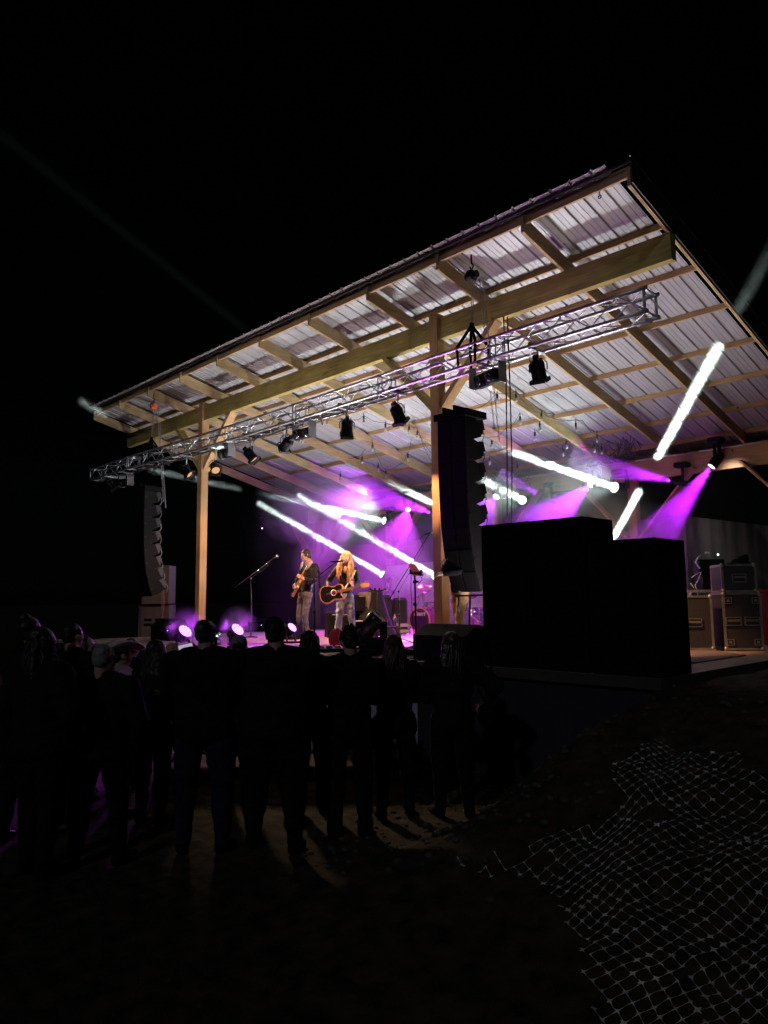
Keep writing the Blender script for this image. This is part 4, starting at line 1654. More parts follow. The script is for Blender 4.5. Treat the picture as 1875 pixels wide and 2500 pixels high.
for i in range(46):
    c0 = at(random.uniform(1738, 1766), random.uniform(1540, 1586), random.uniform(10.9, 11.3))
    pts = [c0]
    for k in range(4):
        pts.append(pts[-1] + V((random.uniform(-.06, .06), random.uniform(-.06, .06), random.uniform(-.05, .05))))
    pts = [V((p_.x, p_.y, max(p_.z, ZS + 0.02))) for p_ in pts]
    q.tube(pts, 0.006, 4)
tag(q.build('cable_pile', mat('dark_green_cable', (0.02, 0.03, 0.02), 0.6)), 'tangle of dark cables on the floor between the road cases', 'cables')
# dark bag and coat on the rack case
cb = at(1800, 1385, 11.3)
q = MB(True)
for (dx, dz, r) in ((-0.1, 0.02, 0.07), (0.0, 0.06, 0.09), (0.1, 0.12, 0.08), (0.16, 0.03, 0.07), (0.07, 0.02, 0.10), (0.14, 0.17, 0.04)):
    q.ell(cb + RT * dx + V((0, 0, dz)), (r, r, r * 0.8))
o = thing('bag', 'crumpled black bag lying on the rack case at the right', 'bag', tuple(cb))
q.build('bag_body', BLACKM, o)
rc = at(1868, 1500, 11.8)
o = thing('red_bin', 'deep red drum cut off by the right edge of the view', 'bin', (rc.x, rc.y, ZS))
q = MB(True)
q.lathe((rc.x + 0.05, rc.y + 0.05, ZS + 0.002), [(0.25, 0), (0.27, 0.02), (0.27, 0.40), (0.275, 0.42), (0.27, 0.44), (0.27, 0.83), (0.28, 0.85), (0.25, 0.86)], 24)
q.build('barrel', mat('red_paint', (0.22, 0.01, 0.015), 0.5), o)

# behind the singer
for (x0, x1, yt, yb, d, lab, hd_, kd) in ((872, 905, 1452, 1492, 15.6, 'small black amplifier head on the cases behind the singer', 0, 'amp'),
                                (800, 870, 1495, 1562, 15.4, 'wide black case behind the legs of the two musicians', 0, 'case'),
                                (868, 905, 1490, 1560, 15.8, 'black cabinet with a pale paper on top, right behind the singer', 0, 'amp')):
    o, c, w_, h_, M = facing_box(x0, x1, yt, yb, d, 0.4, 'amplifier', lab, 'amplifier', BLACK, 'backline amplifiers', 0.25)
    q = MB()
    q.rbox(c, (w_, 0.4, h_), 0.01, M)
    q.build('cabinet', BLACK, o)
    q = MB()
    q.box(c + M @ V((0, -0.202, -0.02)), (w_ * 0.86, 0.006, h_ * 0.7), M)
    q.build('grille', MATS['speaker_grille'], o)
    q = MB()
    q.box(c + M @ V((0, -0.203, h_ * 0.42)), (w_ * 0.7, 0.006, 0.02), M)
    q.build('panel', mat('grey_panel', (0.35, 0.33, 0.35), 0.4), o)
o, c, w_, h_, M = facing_box(898, 908, 1446, 1500, 15.5, 0.5, 'open_case_lid', 'pale edged lid of an open case standing upright behind the singer', 'case lid', EDGE, None, 0.5)
q = MB()
q.rbox(c, (0.07, 0.5, h_), 0.008, M)
q.build('panel', EDGE, o)
o, c, w_, h_, M = facing_box(877, 899, 1507, 1545, 15.2, 0.4, 'keyboard', 'short stack of pale keys and papers behind the singer', 'keyboard', EDGE, None, 0.4)
q = MB()
for k in range(3):
    q.box(c + M @ V((0.02 * k, 0, -0.12 + 0.10 * k)), (w_ + 0.2, 0.3, 0.02), M)
q.build('shelf', mat('pale_shelf', (0.45, 0.43, 0.42), 0.5), o)
# black cloth draped over gear
cx_ = at(915, 1500, 15.7)
o = thing('draped_gear', 'gear under a black cloth between the singer and the wooden stool', 'covered gear', (cx_.x, cx_.y, ZS))
q = MB(True)
n_u, n_v = 26, 14
vs = []
for j in range(n_v + 1):
    t = j / n_v
    for i in range(n_u):
        a = 6.283 * i / n_u
        r = 0.16 + 0.30 * t ** 1.4 + 0.035 * math.sin(5 * a + 1) * t + 0.02 * math.sin(11 * a) * t
        vs.append((cx_.x + r * math.cos(a) * 1.1, cx_.y + r * math.sin(a), ZS + 0.95 * (1 - t) + 0.02))
q.add(vs, [(j * n_u + i, j * n_u + (i + 1) % n_u, (j + 1) * n_u + (i + 1) % n_u, (j + 1) * n_u + i) for j in range(n_v) for i in range(n_u)] + [tuple(range(n_u))])
q.build('cloth', mat('black_cloth', (0.004, 0.004, 0.005), 0.95, scale=20), o)
for (x0, x1, yt, yb, d, lab) in ((930, 958, 1452, 1560, 16.6, 'tall grey black cabinet with rounded top left of the drum kit'), (962, 997, 1459, 1552, 16.9, 'grey black padded cabinet right behind the tall boom stand')):
    o, c, w_, h_, M = facing_box(x0, x1, yt, yb, d, 0.4, 'bass_cabinet', lab, 'speaker cabinet', BLACK, 'cabinets beside the drum kit', 0.2)
    q = MB()
    q.rbox(c, (w_, 0.4, h_), 0.05, M)
    q.build('cabinet', mat('charcoal_tolex', (0.035, 0.035, 0.04), 0.8, scale=40), o)
    q = MB()
    q.box(c + M @ V((0, -0.201, 0)), (w_ * 0.8, 0.008, h_ * 0.8), M)
    q.build('grille', mat('charcoal_grille', (0.025, 0.025, 0.03), 0.8, scale=90), o)
o, c, w_, h_, M = facing_box(976, 1000, 1520, 1545, 16.2, 0.3, 'chair', 'pale slatted chair seen between the bottle and the bass drum', 'chair', EDGE, None, 0.2)
q = MB()
for k in range(2):
    q.box(c + M @ V((0, 0.02, -0.08 + 0.13 * k)), (w_ + 0.12, 0.02, 0.07), M)
q.build('backrest', mat('pale_grey_paint', (0.4, 0.4, 0.42), 0.5), o)
q = MB()
q.box(c + M @ V((0, -0.17, -0.18)), (w_ + 0.12, 0.36, 0.03), M)
q.build('seat', mat('pale_grey_paint', (0.4, 0.4, 0.42), 0.5), o)
for sx in (-1, 1):
    for sy in (-1, 1):
        q = MB()
        e_ = M @ V((sx * (w_ / 2 + 0.04), -0.17 + sy * 0.16, 0))
        q.bar(V((c.x + e_.x, c.y + e_.y, ZS)), V((c.x + e_.x, c.y + e_.y, c.z + (0.1 if sy > 0 else -0.18))), 0.02, 0.02)
        q.build('leg', EDGE, o)
# white backdrop cloth
o = None
q = MB(True)
vs = []
U_, W_2 = 40, 16
A0, A1 = V((-16.1, 15.62, 0)), V((-12.2, 15.62, 0))
for j in range(W_2 + 1):
    t = j / W_2
    for i in range(U_ + 1):
        s_ = i / U_
        top = 2.98 + 0.05 * math.sin(s_ * 3.1)
        x = A0.x + (A1.x - A0.x) * s_ + 0.06 * math.sin(8 * s_ + 3 * t)
        vs.append((x, A0.y + 0.05 * math.sin(20 * s_ + 4 * t) * (0.3 + t) + 0.05 * math.sin(5 * s_ - 6 * t), top + (1.24 - top) * t))
L_ = len(vs)
q.add(vs + [(x, y + 0.006, z) for x, y, z in vs], [(j * (U_ + 1) + i, j * (U_ + 1) + i + 1, (j + 1) * (U_ + 1) + i + 1, (j + 1) * (U_ + 1) + i) for j in range(W_2) for i in range(U_)] + [(L_ + j * (U_ + 1) + i, L_ + (j + 1) * (U_ + 1) + i, L_ + (j + 1) * (U_ + 1) + i + 1, L_ + j * (U_ + 1) + i + 1) for j in range(W_2) for i in range(U_)])
tag(q.build('backdrop_cloth', mat('white_cloth', (0.62, 0.62, 0.60), 0.85, scale=3)), 'wrinkled white cloth hung behind the drum kit', 'cloth')

# ------------------------------------------------------------------ drum kit
DW = mat('orange_hoop', (0.75, 0.33, 0.10), 0.35)
SPK = mat('pink_sparkle', (0.60, 0.12, 0.42), 0.25, metal=0.4, scale=140, var=0.6)
BRZ = mat('bronze_cymbal', (0.72, 0.50, 0.22), 0.25, metal=1.0, var=0.1)
bc = at(1024, 1519, 17.6)
bc = V((bc.x, bc.y, ZS + 0.29))
kit = thing('drum_kit', 'drum kit with an orange hooped bass drum partly behind the near timber post', 'drum kit', (bc.x, bc.y, ZS))
ax_ = V((0.25, -0.97, 0)).normalized()
Md = ax_.to_track_quat('Z', 'Y').to_matrix()
q = MB(True)
q.lathe(bc - ax_ * 0.38, [(0.262, 0.0), (0.268, 0.01), (0.268, 0.37), (0.262, 0.38)], 36, Md)
bd = q.build('bass_drum', SPK, kit)
q = MB(True)
for e in (0.385, 0.0):
    q.lathe(bc - ax_ * 0.38 + ax_ * e, [(0.262, -0.02), (0.285, -0.02), (0.288, 0.0), (0.285, 0.02), (0.262, 0.022), (0.258, 0.0)], 36, Md, True)
q.build('hoop', DW, bd)
q = MB(True)
q.cyl(bc - ax_ * 0.002, bc + ax_ * 0.004, 0.262, n=36)
q.build('drum_head', mat('black_head', (0.03, 0.015, 0.015), 0.35), bd)
fc = bpy.data.curves.new('logo', 'FONT')
fc.body = 'Pearl'
fc.size = 0.145
fc.extrude = 0.001
fc.align_x = 'CENTER'
fc.shear = 0.35
fo = bpy.data.objects.new('logo', fc)
COL.objects.link(fo)
xr = V((0, 0, 1)).cross(ax_).normalized()
fo.matrix_world = Matrix((xr, V((0, 0, 1)), ax_)).transposed().to_4x4()
dg = bpy.context.evaluated_depsgraph_get()


def text_mesh(body, size, loc, xr_, zr_, nrm, material, name, parent=None, shear=0.0, bold=0.0):
    c_ = bpy.data.curves.new(name, 'FONT')
    c_.body = body
    c_.size = size
    c_.extrude = 0.002
    c_.offset = bold
    c_.shear = shear
    c_.align_x = 'CENTER'
    t_ = bpy.data.objects.new(name, c_)
    COL.objects.link(t_)
    t_.matrix_world = Matrix.Translation(loc) @ Matrix((xr_, zr_, nrm)).transposed().to_4x4()
    bpy.context.view_layer.update()
    me = bpy.data.meshes.new_from_object(t_.evaluated_get(bpy.context.evaluated_depsgraph_get()))
    me.transform(t_.matrix_world)
    q_ = MB()
    q_.add([v.co[:] for v in me.vertices], [tuple(p_.vertices) for p_ in me.polygons])
    bpy.data.objects.remove(t_)
    return q_.build(name, material, parent)


bpy.data.objects.remove(fo)
text_mesh('Pearl', 0.15, bc + ax_ * 0.008 + V((0, 0, 0.10)) + xr * 0.0, xr, V((0, 0, 1)), ax_, mat('pale_logo', (0.8, 0.75, 0.6), 0.5), 'logo', bd, 0.35, 0.004)
for e in (-1, 1):
    q = MB(True)
    q.tube([bc - ax_ * 0.12 + xr * (e * 0.22) + V((0, 0, -0.13)), V((bc.x, bc.y, ZS + 0.01)) + xr * (e * 0.36) + ax_ * 0.05], 0.009, 6)
    q.build('spur', CHROME, bd)
for i in range(8):
    a = math.pi / 8 + i * math.pi / 4
    q = MB(True)
    e = xr * (0.283 * math.cos(a)) + V((0, 0, 0.283 * math.sin(a)))
    q.cyl(bc - ax_ * 0.08 + e, bc + ax_ * 0.012 + e, 0.008, n=6)
    q.build('lug', CHROME, bd)


def drum(c, r, h, label, tilt=(0, 0, 1), name='tom_drum', mt_=SPK):
    Mt = V(tilt).to_track_quat('Z', 'Y').to_matrix()
    q_ = MB(True)
    q_.lathe(c, [(r, 0), (r, h)], 26, Mt)
    o_ = q_.build(name, mt_, kit)
    q_ = MB(True)
    for z in (0, h):
        q_.lathe(V(c) + Mt @ V((0, 0, z)), [(r, -0.012), (r + 0.008, -0.012), (r + 0.008, 0.012), (r, 0.014)], 26, Mt, True)
    q_.build('hoop', CHROME, o_)
    q_ = MB(True)
    for k in range(6):
        a = k * 1.047
        q_.cyl(V(c) + Mt @ V(((r + 0.012) * math.cos(a), (r + 0.012) * math.sin(a), 0.0)), V(c) + Mt @ V(((r + 0.012) * math.cos(a), (r + 0.012) * math.sin(a), h)), 0.006, n=6)
    q_.build('lug', CHROME, o_)


dk_ = 18.2
drum(at(1080, 1480, dk_), 0.15, 0.2, '', (0.1, -0.3, 1))
drum(at(1120, 1478, dk_), 0.17, 0.22, '', (0.0, -0.3, 1))
drum(at(1150, 1500, dk_ + 0.3), 0.19, 0.16, '', (0, 0, 1), 'snare_drum', CHROME)
drum(at(1168, 1540, dk_), 0.2, 0.36, '', (0, 0, 1), 'floor_tom')


def cymbal(px, py, d, r, tilt, label, foot):
    c = at(px, py, d)
    Mt = V(tilt).to_track_quat('Z', 'Y').to_matrix()
    q_ = MB(True)
    q_.lathe(c, [(0.001, 0.030), (0.02, 0.028), (0.045, 0.008), (r * 0.6, 0.0), (r, -0.012), (r, -0.014), (r * 0.6, -0.003), (0.04, 0.003), (0.001, 0.01)], 28, Mt)
    o_ = q_.build('cymbal', BRZ, kit)
    q_ = MB(True)
    q_.cyl(c + V((0, 0, 0.05)), V((c.x, c.y, ZS + 0.1)), 0.011, n=8)
    q_.ell(c + V((0, 0, 0.05)), (0.018, 0.018, 0.02))
    stand_base(q_, V((c.x, c.y, ZS)), L_=0.26)
    q_.build('cymbal_stand', CHROME, o_)


cymbal(1032, 1450, 17.8, 0.30, (-0.35, -0.25, 0.9), '', 1)
cymbal(1035, 1432, 18.4, 0.20, (0.2, -0.2, 0.95), '', 1)
cymbal(1140, 1452, 18.6, 0.25, (0.3, -0.2, 0.9), '', 1)
q = MB(True)
q.tube([at(x, y, 17.7) for x, y in ((1012, 1500), (1018, 1478), (1024, 1468), (1022, 1452))], 0.012, 6)
q.tube([at(x, y, 17.7) for x, y in ((1041, 1498), (1040, 1480), (1052, 1478), (1062, 1480))], 0.010, 6)
q.box(at(1040, 1477, 17.75), (0.09, 0.05, 0.11))
q.box(at(1052, 1471, 17.8), (0.3, 0.05, 0.04))
q.box(at(1056, 1484, 17.8), (0.3, 0.05, 0.05))
q.build('clamp', CHROME, kit)
# rack of chrome legs seen under the hanging column
q = MB(True)
for (x0, y0, x1, y1) in ((1146, 1486, 1146, 1580), (1170, 1484, 1172, 1580), (1140, 1496, 1180, 1494), (1148, 1545, 1178, 1543), (1146, 1500, 1176, 1520), (1160, 1525, 1175, 1560), (1150, 1520, 1164, 1570)):
    q.tube([at(x0, y0, 16.4), at(x1, y1, 16.4)], 0.012, 6)
for (x, y) in ((1160, 1522), (1171, 1541), (1163, 1560), (1150, 1562), (1146, 1486), (1170, 1486)):
    q.ell(at(x, y, 16.3), 0.028)
tag(q.build('hardware_stand', CHROME), 'chrome percussion hardware seen under the hanging speaker column', 'drum stand')
# speaker stand with a chain, in front of the cabinets
o = thing('tripod_stand', 'black slanted stand leg with a hanging chain left of the big black cabinets', 'stand', tuple(onz(1176, 1640, ZS)))
q = MB(True)
q.bar(onz(1176, 1640, ZS) + V((0, 0, 0)), at(1194, 1452, 9.3), 0.035, 0.035)
q.bar(at(1112, 1455, 9.6), at(1200, 1452, 9.3), 0.03, 0.02)
q.build('leg', BLACKM, o)
q = MB(True)
q.tube([at(x, y, 9.6) for x, y in ((1148, 1456), (1146, 1520), (1152, 1565), (1170, 1592), (1195, 1612))], 0.012, 6)
q.tube([at(x, y, 9.7) for x, y in ((1120, 1456), (1119, 1480), (1119, 1500))], 0.010, 6)
q.tube([at(x, y, 9.7) for x, y in ((1148, 1540), (1160, 1580), (1180, 1600), (1197, 1605))], 0.009, 6)
q.build('cable', CABLE, o)
q = MB(True)
chain(q, at(1189, 1478, 9.5), at(1192, 1570, 9.5), 0.04, 0.004)
q.build('chain', STEEL, o)
# cables on the deck
q = MB(True)
for i in range(60):
    x = random.uniform(780, 1195)
    y = random.uniform(1586, 1625) if x < 900 or x > 1120 else random.uniform(1580, 1600)
    c0 = onz(x, min(y, 1600), ZS + 0.008)
    if c0.y < 6.8:
        c0.y = 6.85
    pts = [c0]
    a = random.uniform(0, 6.28)
    for k in range(9):
        a += random.uniform(-0.9, 0.9)
        pts.append(pts[-1] + V((0.09 * math.cos(a), 0.09 * math.sin(a), 0)))
        pts[-1].y = max(6.76, pts[-1].y)
    q.tube(pts, 0.007, 5)
tag(q.build('floor_cables', CABLE), 'black cables tangled over the front of the stage deck', 'cables')
# pedal board
p = onz(815, 1592, ZS)
o = thing('pedal_board', 'dark pedal board at the foot of the singer', 'pedal board', tuple(p))
q = MB()
q.rbox(p + V((0, 0, 0.03)), (0.55, 0.28, 0.05), 0.008, Mv)
q.build('board', BLACK, o)
for k in range(4):
    q = MB()
    q.rbox(p + Mv @ V((-0.19 + 0.125 * k, 0, 0.075)), (0.09, 0.13, 0.04), 0.006, Mv)
    q.build('pedal', mat('pedal_paint_%d' % k, ((0.2, 0.2, 0.22), (0.05, 0.1, 0.25), (0.3, 0.22, 0.05), (0.25, 0.03, 0.03))[k], 0.4), o)
# red bag behind the singer
p = onz(818, 1578, ZS)
q = MB(True)
q.ell(p + V((0, 0, 0.12)), (0.13, 0.1, 0.17))
q.ell(p + V((0.05, 0.03, 0.2)), (0.08, 0.07, 0.10))
o = thing('red_bag', 'dark red soft bag on the deck behind the left foot of the singer', 'bag', tuple(p))
q.build('bag_body', mat('red_fabric', (0.35, 0.02, 0.03), 0.8), o)

# ------------------------------------------------------------------ strings of unlit bulbs under the roof
def onroof(px, py, off=-0.12):
    r = FW + RT * ((px - 937.5) / FPX) - UP * ((py - 1250) / FPX)
    t = (6.75 + off + SL * YB - CAM.z) / (r.z + SL * r.y)
    return CAM + r * t


def string_lights(paths, bulbs, label):
    q_ = MB(True)
    first = onroof(*paths[0][0])
    o_ = thing('string_lights', label, 'string lights', tuple(first), 'strings of clear bulbs under the roof')
    for pth in paths:
        pts = []
        P_ = [onroof(*p_) for p_ in pth]
        for a, b in zip(P_, P_[1:]):
            n2 = 6
            for i in range(n2):
                t = i / n2
                pts.append(a + (b - a) * t + V((0, 0, -0.10 * math.sin(math.pi * t) * min(1, (b - a).length))))
        pts.append(P_[-1])
        q_.tube(pts, 0.006, 5)
    q_.build('wire', CABLE, o_)
    for (x, y) in bulbs:
        c = onroof(x, y)
        b1 = MB(True)
        b1.cyl(c + V((0, 0, 0.20)), c + V((0, 0, 0.10)), 0.008, n=6)
        b1.cyl(c + V((0, 0, 0.12)), c + V((0, 0, 0.03)), 0.022, n=8)
        so_ = b1.build('socket', CABLE, o_)
        b1 = MB(True)
        b1.lathe(c, [(0.016, 0.035), (0.022, 0.015), (0.034, -0.015), (0.032, -0.04), (0.012, -0.062)], 12)
        b1.build('bulb', BULB, so_)


BULB = mat('bulb_glass', (0.80, 0.78, 0.75), 0.12, var=0.05, trans=0.55)
string_lights([[(862, 1025), (888, 1014), (941, 1032), (1000, 1037), (1018, 1045), (1055, 1105)], [(1018, 1045), (1060, 1135)]], [(888, 1028), (941, 1047), (999, 1053), (1019, 1065), (1056, 1120), (1058, 1163)], 'string of clear bulbs nearest the truss, left of the near post')
string_lights([[(850, 1118), (870, 1114), (890, 1098)], [(908, 1072), (925, 1120), (942, 1145), (975, 1133), (995, 1105), (1004, 1072)], [(923, 1130), (940, 1160)]], [(884, 1127), (909, 1097), (942, 1161), (996, 1121), (923, 1146), (738, 1077), (693, 1054), (700, 1060), (831, 1167)], 'string of clear bulbs in the middle, above the bright smoke')
string_lights([[(1150, 997), (1213, 959), (1260, 955), (1325, 1010), (1405, 1025), (1422, 1026), (1460, 1062), (1512, 1082)], [(1300, 985), (1345, 1010), (1322, 1003)]], [(1214, 976), (1260, 975), (1322, 1021), (1406, 1046), (1458, 1074), (1511, 1106), (1318, 1046)], 'string of clear bulbs right of the hanging speaker column, upper one')
string_lights([[(1170, 1062), (1202, 1067), (1235, 1045), (1268, 1010)], [(1176, 1078), (1197, 1112), (1225, 1130), (1263, 1127)], [(1310, 1050), (1345, 1078), (1384, 1072), (1420, 1092), (1490, 1075)]], [(1201, 1088), (1270, 1030), (1195, 1129), (1263, 1146), (1383, 1090), (1374, 1109), (1451, 1099), (1469, 1103), (1306, 1068)], 'string of clear bulbs right of the hanging speaker column, lower one')
q = MB(True)
for i in range(30):
    c = onroof(random.uniform(1490, 1545), random.uniform(1066, 1120))
    loops(q, c, 1, 0.25, 0.2, 0.007)
for i in range(30):
    c = onroof(random.uniform(1180, 1290), random.uniform(1150, 1185))
    loops(q, c, 1, 0.3, 0.2, 0.007)
tag(q.build('cable_knot', CABLE), 'knots of black cable bundled where the roof meets the rear beam', 'cables')

# ------------------------------------------------------------------ banner barrier in front of the stage
o = thing('banner_barrier', 'pale banner with large dark letters stretched between posts before the stage', 'banner', tuple(at(1000, 1840, 9.0)))
L0, L1 = at(400, 1840, 9.05), at(1118, 1840, 9.05)
L0.z = L1.z = 0.12
q = MB()
ex = (L1 - L0).normalized()
nr = V((ex.y, -ex.x, 0))
q.add([L0 + V((0, 0, .03)), L1 + V((0, 0, .03)), L1 + V((0, 0, 1.02)), L0 + V((0, 0, 1.02))] + [p_ + nr * -0.01 for p_ in (L0 + V((0, 0, .03)), L1 + V((0, 0, .03)), L1 + V((0, 0, 1.02)), L0 + V((0, 0, 1.02)))],
      [(0, 1, 2, 3), (7, 6, 5, 4), (0, 4, 5, 1), (1, 5, 6, 2), (2, 6, 7, 3), (3, 7, 4, 0)])
q.build('banner_sheet', mat('banner_vinyl', (0.55, 0.48, 0.56), 0.5, scale=2), o)
q = MB()
q.bar(L0 + V((0, 0, 0.012)) + nr * 0.02, L1 + V((0, 0, 0.012)) + nr * 0.02, 0.035, 0.02)
q.bar(L0 + V((0, 0, 1.03)), L1 + V((0, 0, 1.03)), 0.03, 0.03)
q.build('rail', ALU, o)
Ln_ = (L1 - L0).length
for i in range(6):
    pp = L0 + ex * (Ln_ * i / 5 * 0.94 + 0.05)
    q = MB()
    q.bbox(pp + V((-0.018, -0.018, -0.12)) + nr * 0.035, pp + V((0.018, 0.018, 1.02)) + nr * 0.035)
    q.build('post', BLACKM, o)
    q = MB()
    q.bar(pp + nr * 0.25 + V((0, 0, -0.09)), pp - nr * 0.25 + V((0, 0, -0.09)), 0.05, 0.03)
    q.build('foot', BLACKM, o)
DK = mat('dark_lettering', (0.02, 0.02, 0.03), 0.6)
for (px, py, body, size) in ((800, 1800, 'PU', 0.17), (920, 1772, 'C', 0.50), (796, 1752, 'c', 0.42), (922, 1810, 'T', 0.16)):
    c = at(px, py, 9.0)
    t = (c - L0).dot(ex)
    text_mesh(body, size, L0 + ex * t + V((0, 0, c.z - 0.12)) + nr * 0.006, ex, V((0, 0, 1)), nr, DK, 'lettering', o, 0, 0.006)
# pale triangular foot of the banner
q = MB()
c = at(1003, 1858, 8.7)
q.prism([(-0.17, -0.10), (0.0, -0.12), (0.02, 0.35), (-0.03, 0.35)], c, ex, (0, 0, 1), nr, 0.02)
tag(q.build('banner_tail', mat('banner_vinyl', (0.5, 0.5, 0.5), 0.5)), 'loose pale corner of banner hanging to the ground between two women', 'banner corner')

# ------------------------------------------------------------------ plastic safety netting on the bank
POLY = [(1601, 1800), (1659, 1838), (1791, 1828), (1900, 1900), (1900, 2560), (1440, 2560), (1453, 2500), (1422, 2391), (1406, 2285), (1369, 2240), (1348, 2185), (1264, 2132), (1158, 2159), (1095, 2101), (1121, 2080), (1300, 2043), (1411, 2006), (1496, 1995), (1506, 1948), (1485, 1858)]


def inside(x, y):
    r = False
    n2 = len(POLY)
    for i in range(n2):
        (x0, y0), (x1, y1) = POLY[i], POLY[(i + 1) % n2]
        if (y0 > y) != (y1 > y) and x < (x1 - x0) * (y - y0) / (y1 - y0) + x0:
            r = not r
    return r


net = MB()
pitch = 0.066
ca, sa = math.cos(1.15), math.sin(1.15)
nodes = {}
for i in range(-60, 150):
    for j in range(-110, 110):
        x = -4.4 + (i * ca - j * sa) * pitch
        y = 1.4 + (i * sa + j * ca) * pitch
        if not (-4.6 < x < 0.6 and 1.5 < y < 7.5):
            continue
        wx = x + 0.05 * noise.noise(V((x * 1.6, y * 1.6, 5))) * 2
        wy = y + 0.05 * noise.noise(V((x * 1.6, y * 1.6, 8))) * 2
        z = gz(wx, wy) + 0.04 + 0.05 * noise.noise(V((wx * 1.6, wy * 1.6, 2))) + 0.025 * abs(noise.noise(V((wx * 6, wy * 6, 4))))
        P_ = V((wx, wy, max(z, gz(wx, wy) + 0.012)))
        u, v_ = proj(P_)
        if inside(u, v_) and (u > 1400 or random.random() < 0.35 + 0.65 * max(0, (u - 1150) / 250)) and noise.noise(V((wx * 3, wy * 3, 20))) > -0.62:
            nodes[(i, j)] = P_
for (i, j), P_ in nodes.items():
    tilt = Matrix.Rotation(random.uniform(-0.35, 0.35), 3, 'X') @ Matrix.Rotation(random.uniform(-0.35, 0.35), 3, 'Y')
    r = 0.0145 * random.uniform(0.45, 1.3)
    k = 8
    pts = []
    for a in range(k):
        t = a * 2 * math.pi / k
        rr = r * (1.45 if a % 2 == 0 else 0.6)
        c_, s_ = math.cos(t), math.sin(t)
        pts.append(P_ + tilt @ V(((c_ * ca - s_ * sa) * rr, (c_ * sa + s_ * ca) * rr, 0.0015)))
    net.add(pts, [tuple(range(k))], False)
    for (di, dj) in ((1, 0), (0, 1)):
        Q_ = nodes.get((i + di, j + dj))
        if Q_ is not None and random.random() > 0.03:
            d_ = (Q_ - P_)
            sd_ = V((-d_.y, d_.x, 0)).normalized()
            sg_ = random.uniform(-0.006, 0.004)
            vs = []
            for (t_, w2) in ((0, 0.0062), (0.2, 0.0020), (0.5, 0.0005), (0.8, 0.0020), (1, 0.0062)):
                pt_ = P_ + d_ * t_ + V((0, 0, sg_ * math.sin(math.pi * t_)))
                vs += [pt_ - sd_ * w2, pt_ + sd_ * w2]
            net.add(vs, [(2 * k_, 2 * k_ + 1, 2 * k_ + 3, 2 * k_ + 2) for k_ in range(4)], False)
tag(net.build('safety_netting', mat('pale_plastic_net', (0.75, 0.73, 0.70), 0.22, scale=3, col2=(0.85, 0.84, 0.82))), 'torn pale plastic safety netting draped over the dirt bank', 'netting')

# ================================================================== PEOPLE
def blob(q_, voxel, smooth_=6, wrinkle=0.0, wscale=6.0, seed=0):
    """fuse the overlapping shapes in q_ into one continuous skin"""
    me = bpy.data.meshes.new('tmp')
    me.from_pydata(q_.v, [], q_.f)
    bm = bmesh.new()
    bm.from_mesh(me)
    bmesh.ops.recalc_face_normals(bm, faces=bm.faces)
    bm.to_mesh(me)
    bm.free()
    o = bpy.data.objects.new('tmp', me)
    COL.objects.link(o)
    r = o.modifiers.new('r', 'REMESH')
    r.mode = 'VOXEL'
    r.voxel_size = voxel
    r.use_smooth_shade = True
    s_ = o.modifiers.new('s', 'SMOOTH')
    s_.factor = 0.5
    s_.iterations = smooth_
    dg_ = bpy.context.evaluated_depsgraph_get()
    m2 = bpy.data.meshes.new_from_object(o.evaluated_get(dg_))
    bpy.data.objects.remove(o)
    bpy.data.meshes.remove(me)
    vs = [v.co.copy() for v in m2.vertices]
    if wrinkle:
        ns = [v.normal.copy() for v in m2.vertices]
        for i, v in enumerate(vs):
            p_ = V((v.x * wscale, v.y * wscale, v.z * wscale * 1.8)) + V((seed, 0, 0))
            k = noise.noise(p_) + 0.5 * abs(noise.noise(p_ * 2.1)) - 0.2
            vs[i] = v + ns[i] * (wrinkle * k)
    r_ = MB(True)
    r_.add([tuple(v) for v in vs], [tuple(p_.vertices) for p_ in m2.polygons])
    bpy.data.meshes.remove(m2)
    return r_


def capsule(q_, a, b, r0, r1, n=12):
    a, b = V(a), V(b)
    q_.ell(a, r0, None, n, 8)
    q_.ell(b, r1, None, n, 8)
    if (b - a).length > 1e-4:
        q_.cyl(a, b, r0, r1, n)


def ik(a, c, l1, l2, pole):
    """joint between a and c"""
    a, c = V(a), V(c)
    d = c - a
    L_ = min(d.length, (l1 + l2) * 0.999)
    if d.length < 1e-6:
        d = V((0, 0, -1))
    dn = d.normalized()
    x = (l1 * l1 - l2 * l2 + L_ * L_) / (2 * L_)
    h_ = math.sqrt(max(0, l1 * l1 - x * x))
    pl = V(pole) - dn * V(pole).dot(dn)
    pl = pl.normalized() if pl.length > 1e-5 else V((0, 0, 1))
    return a + dn * x + pl * h_


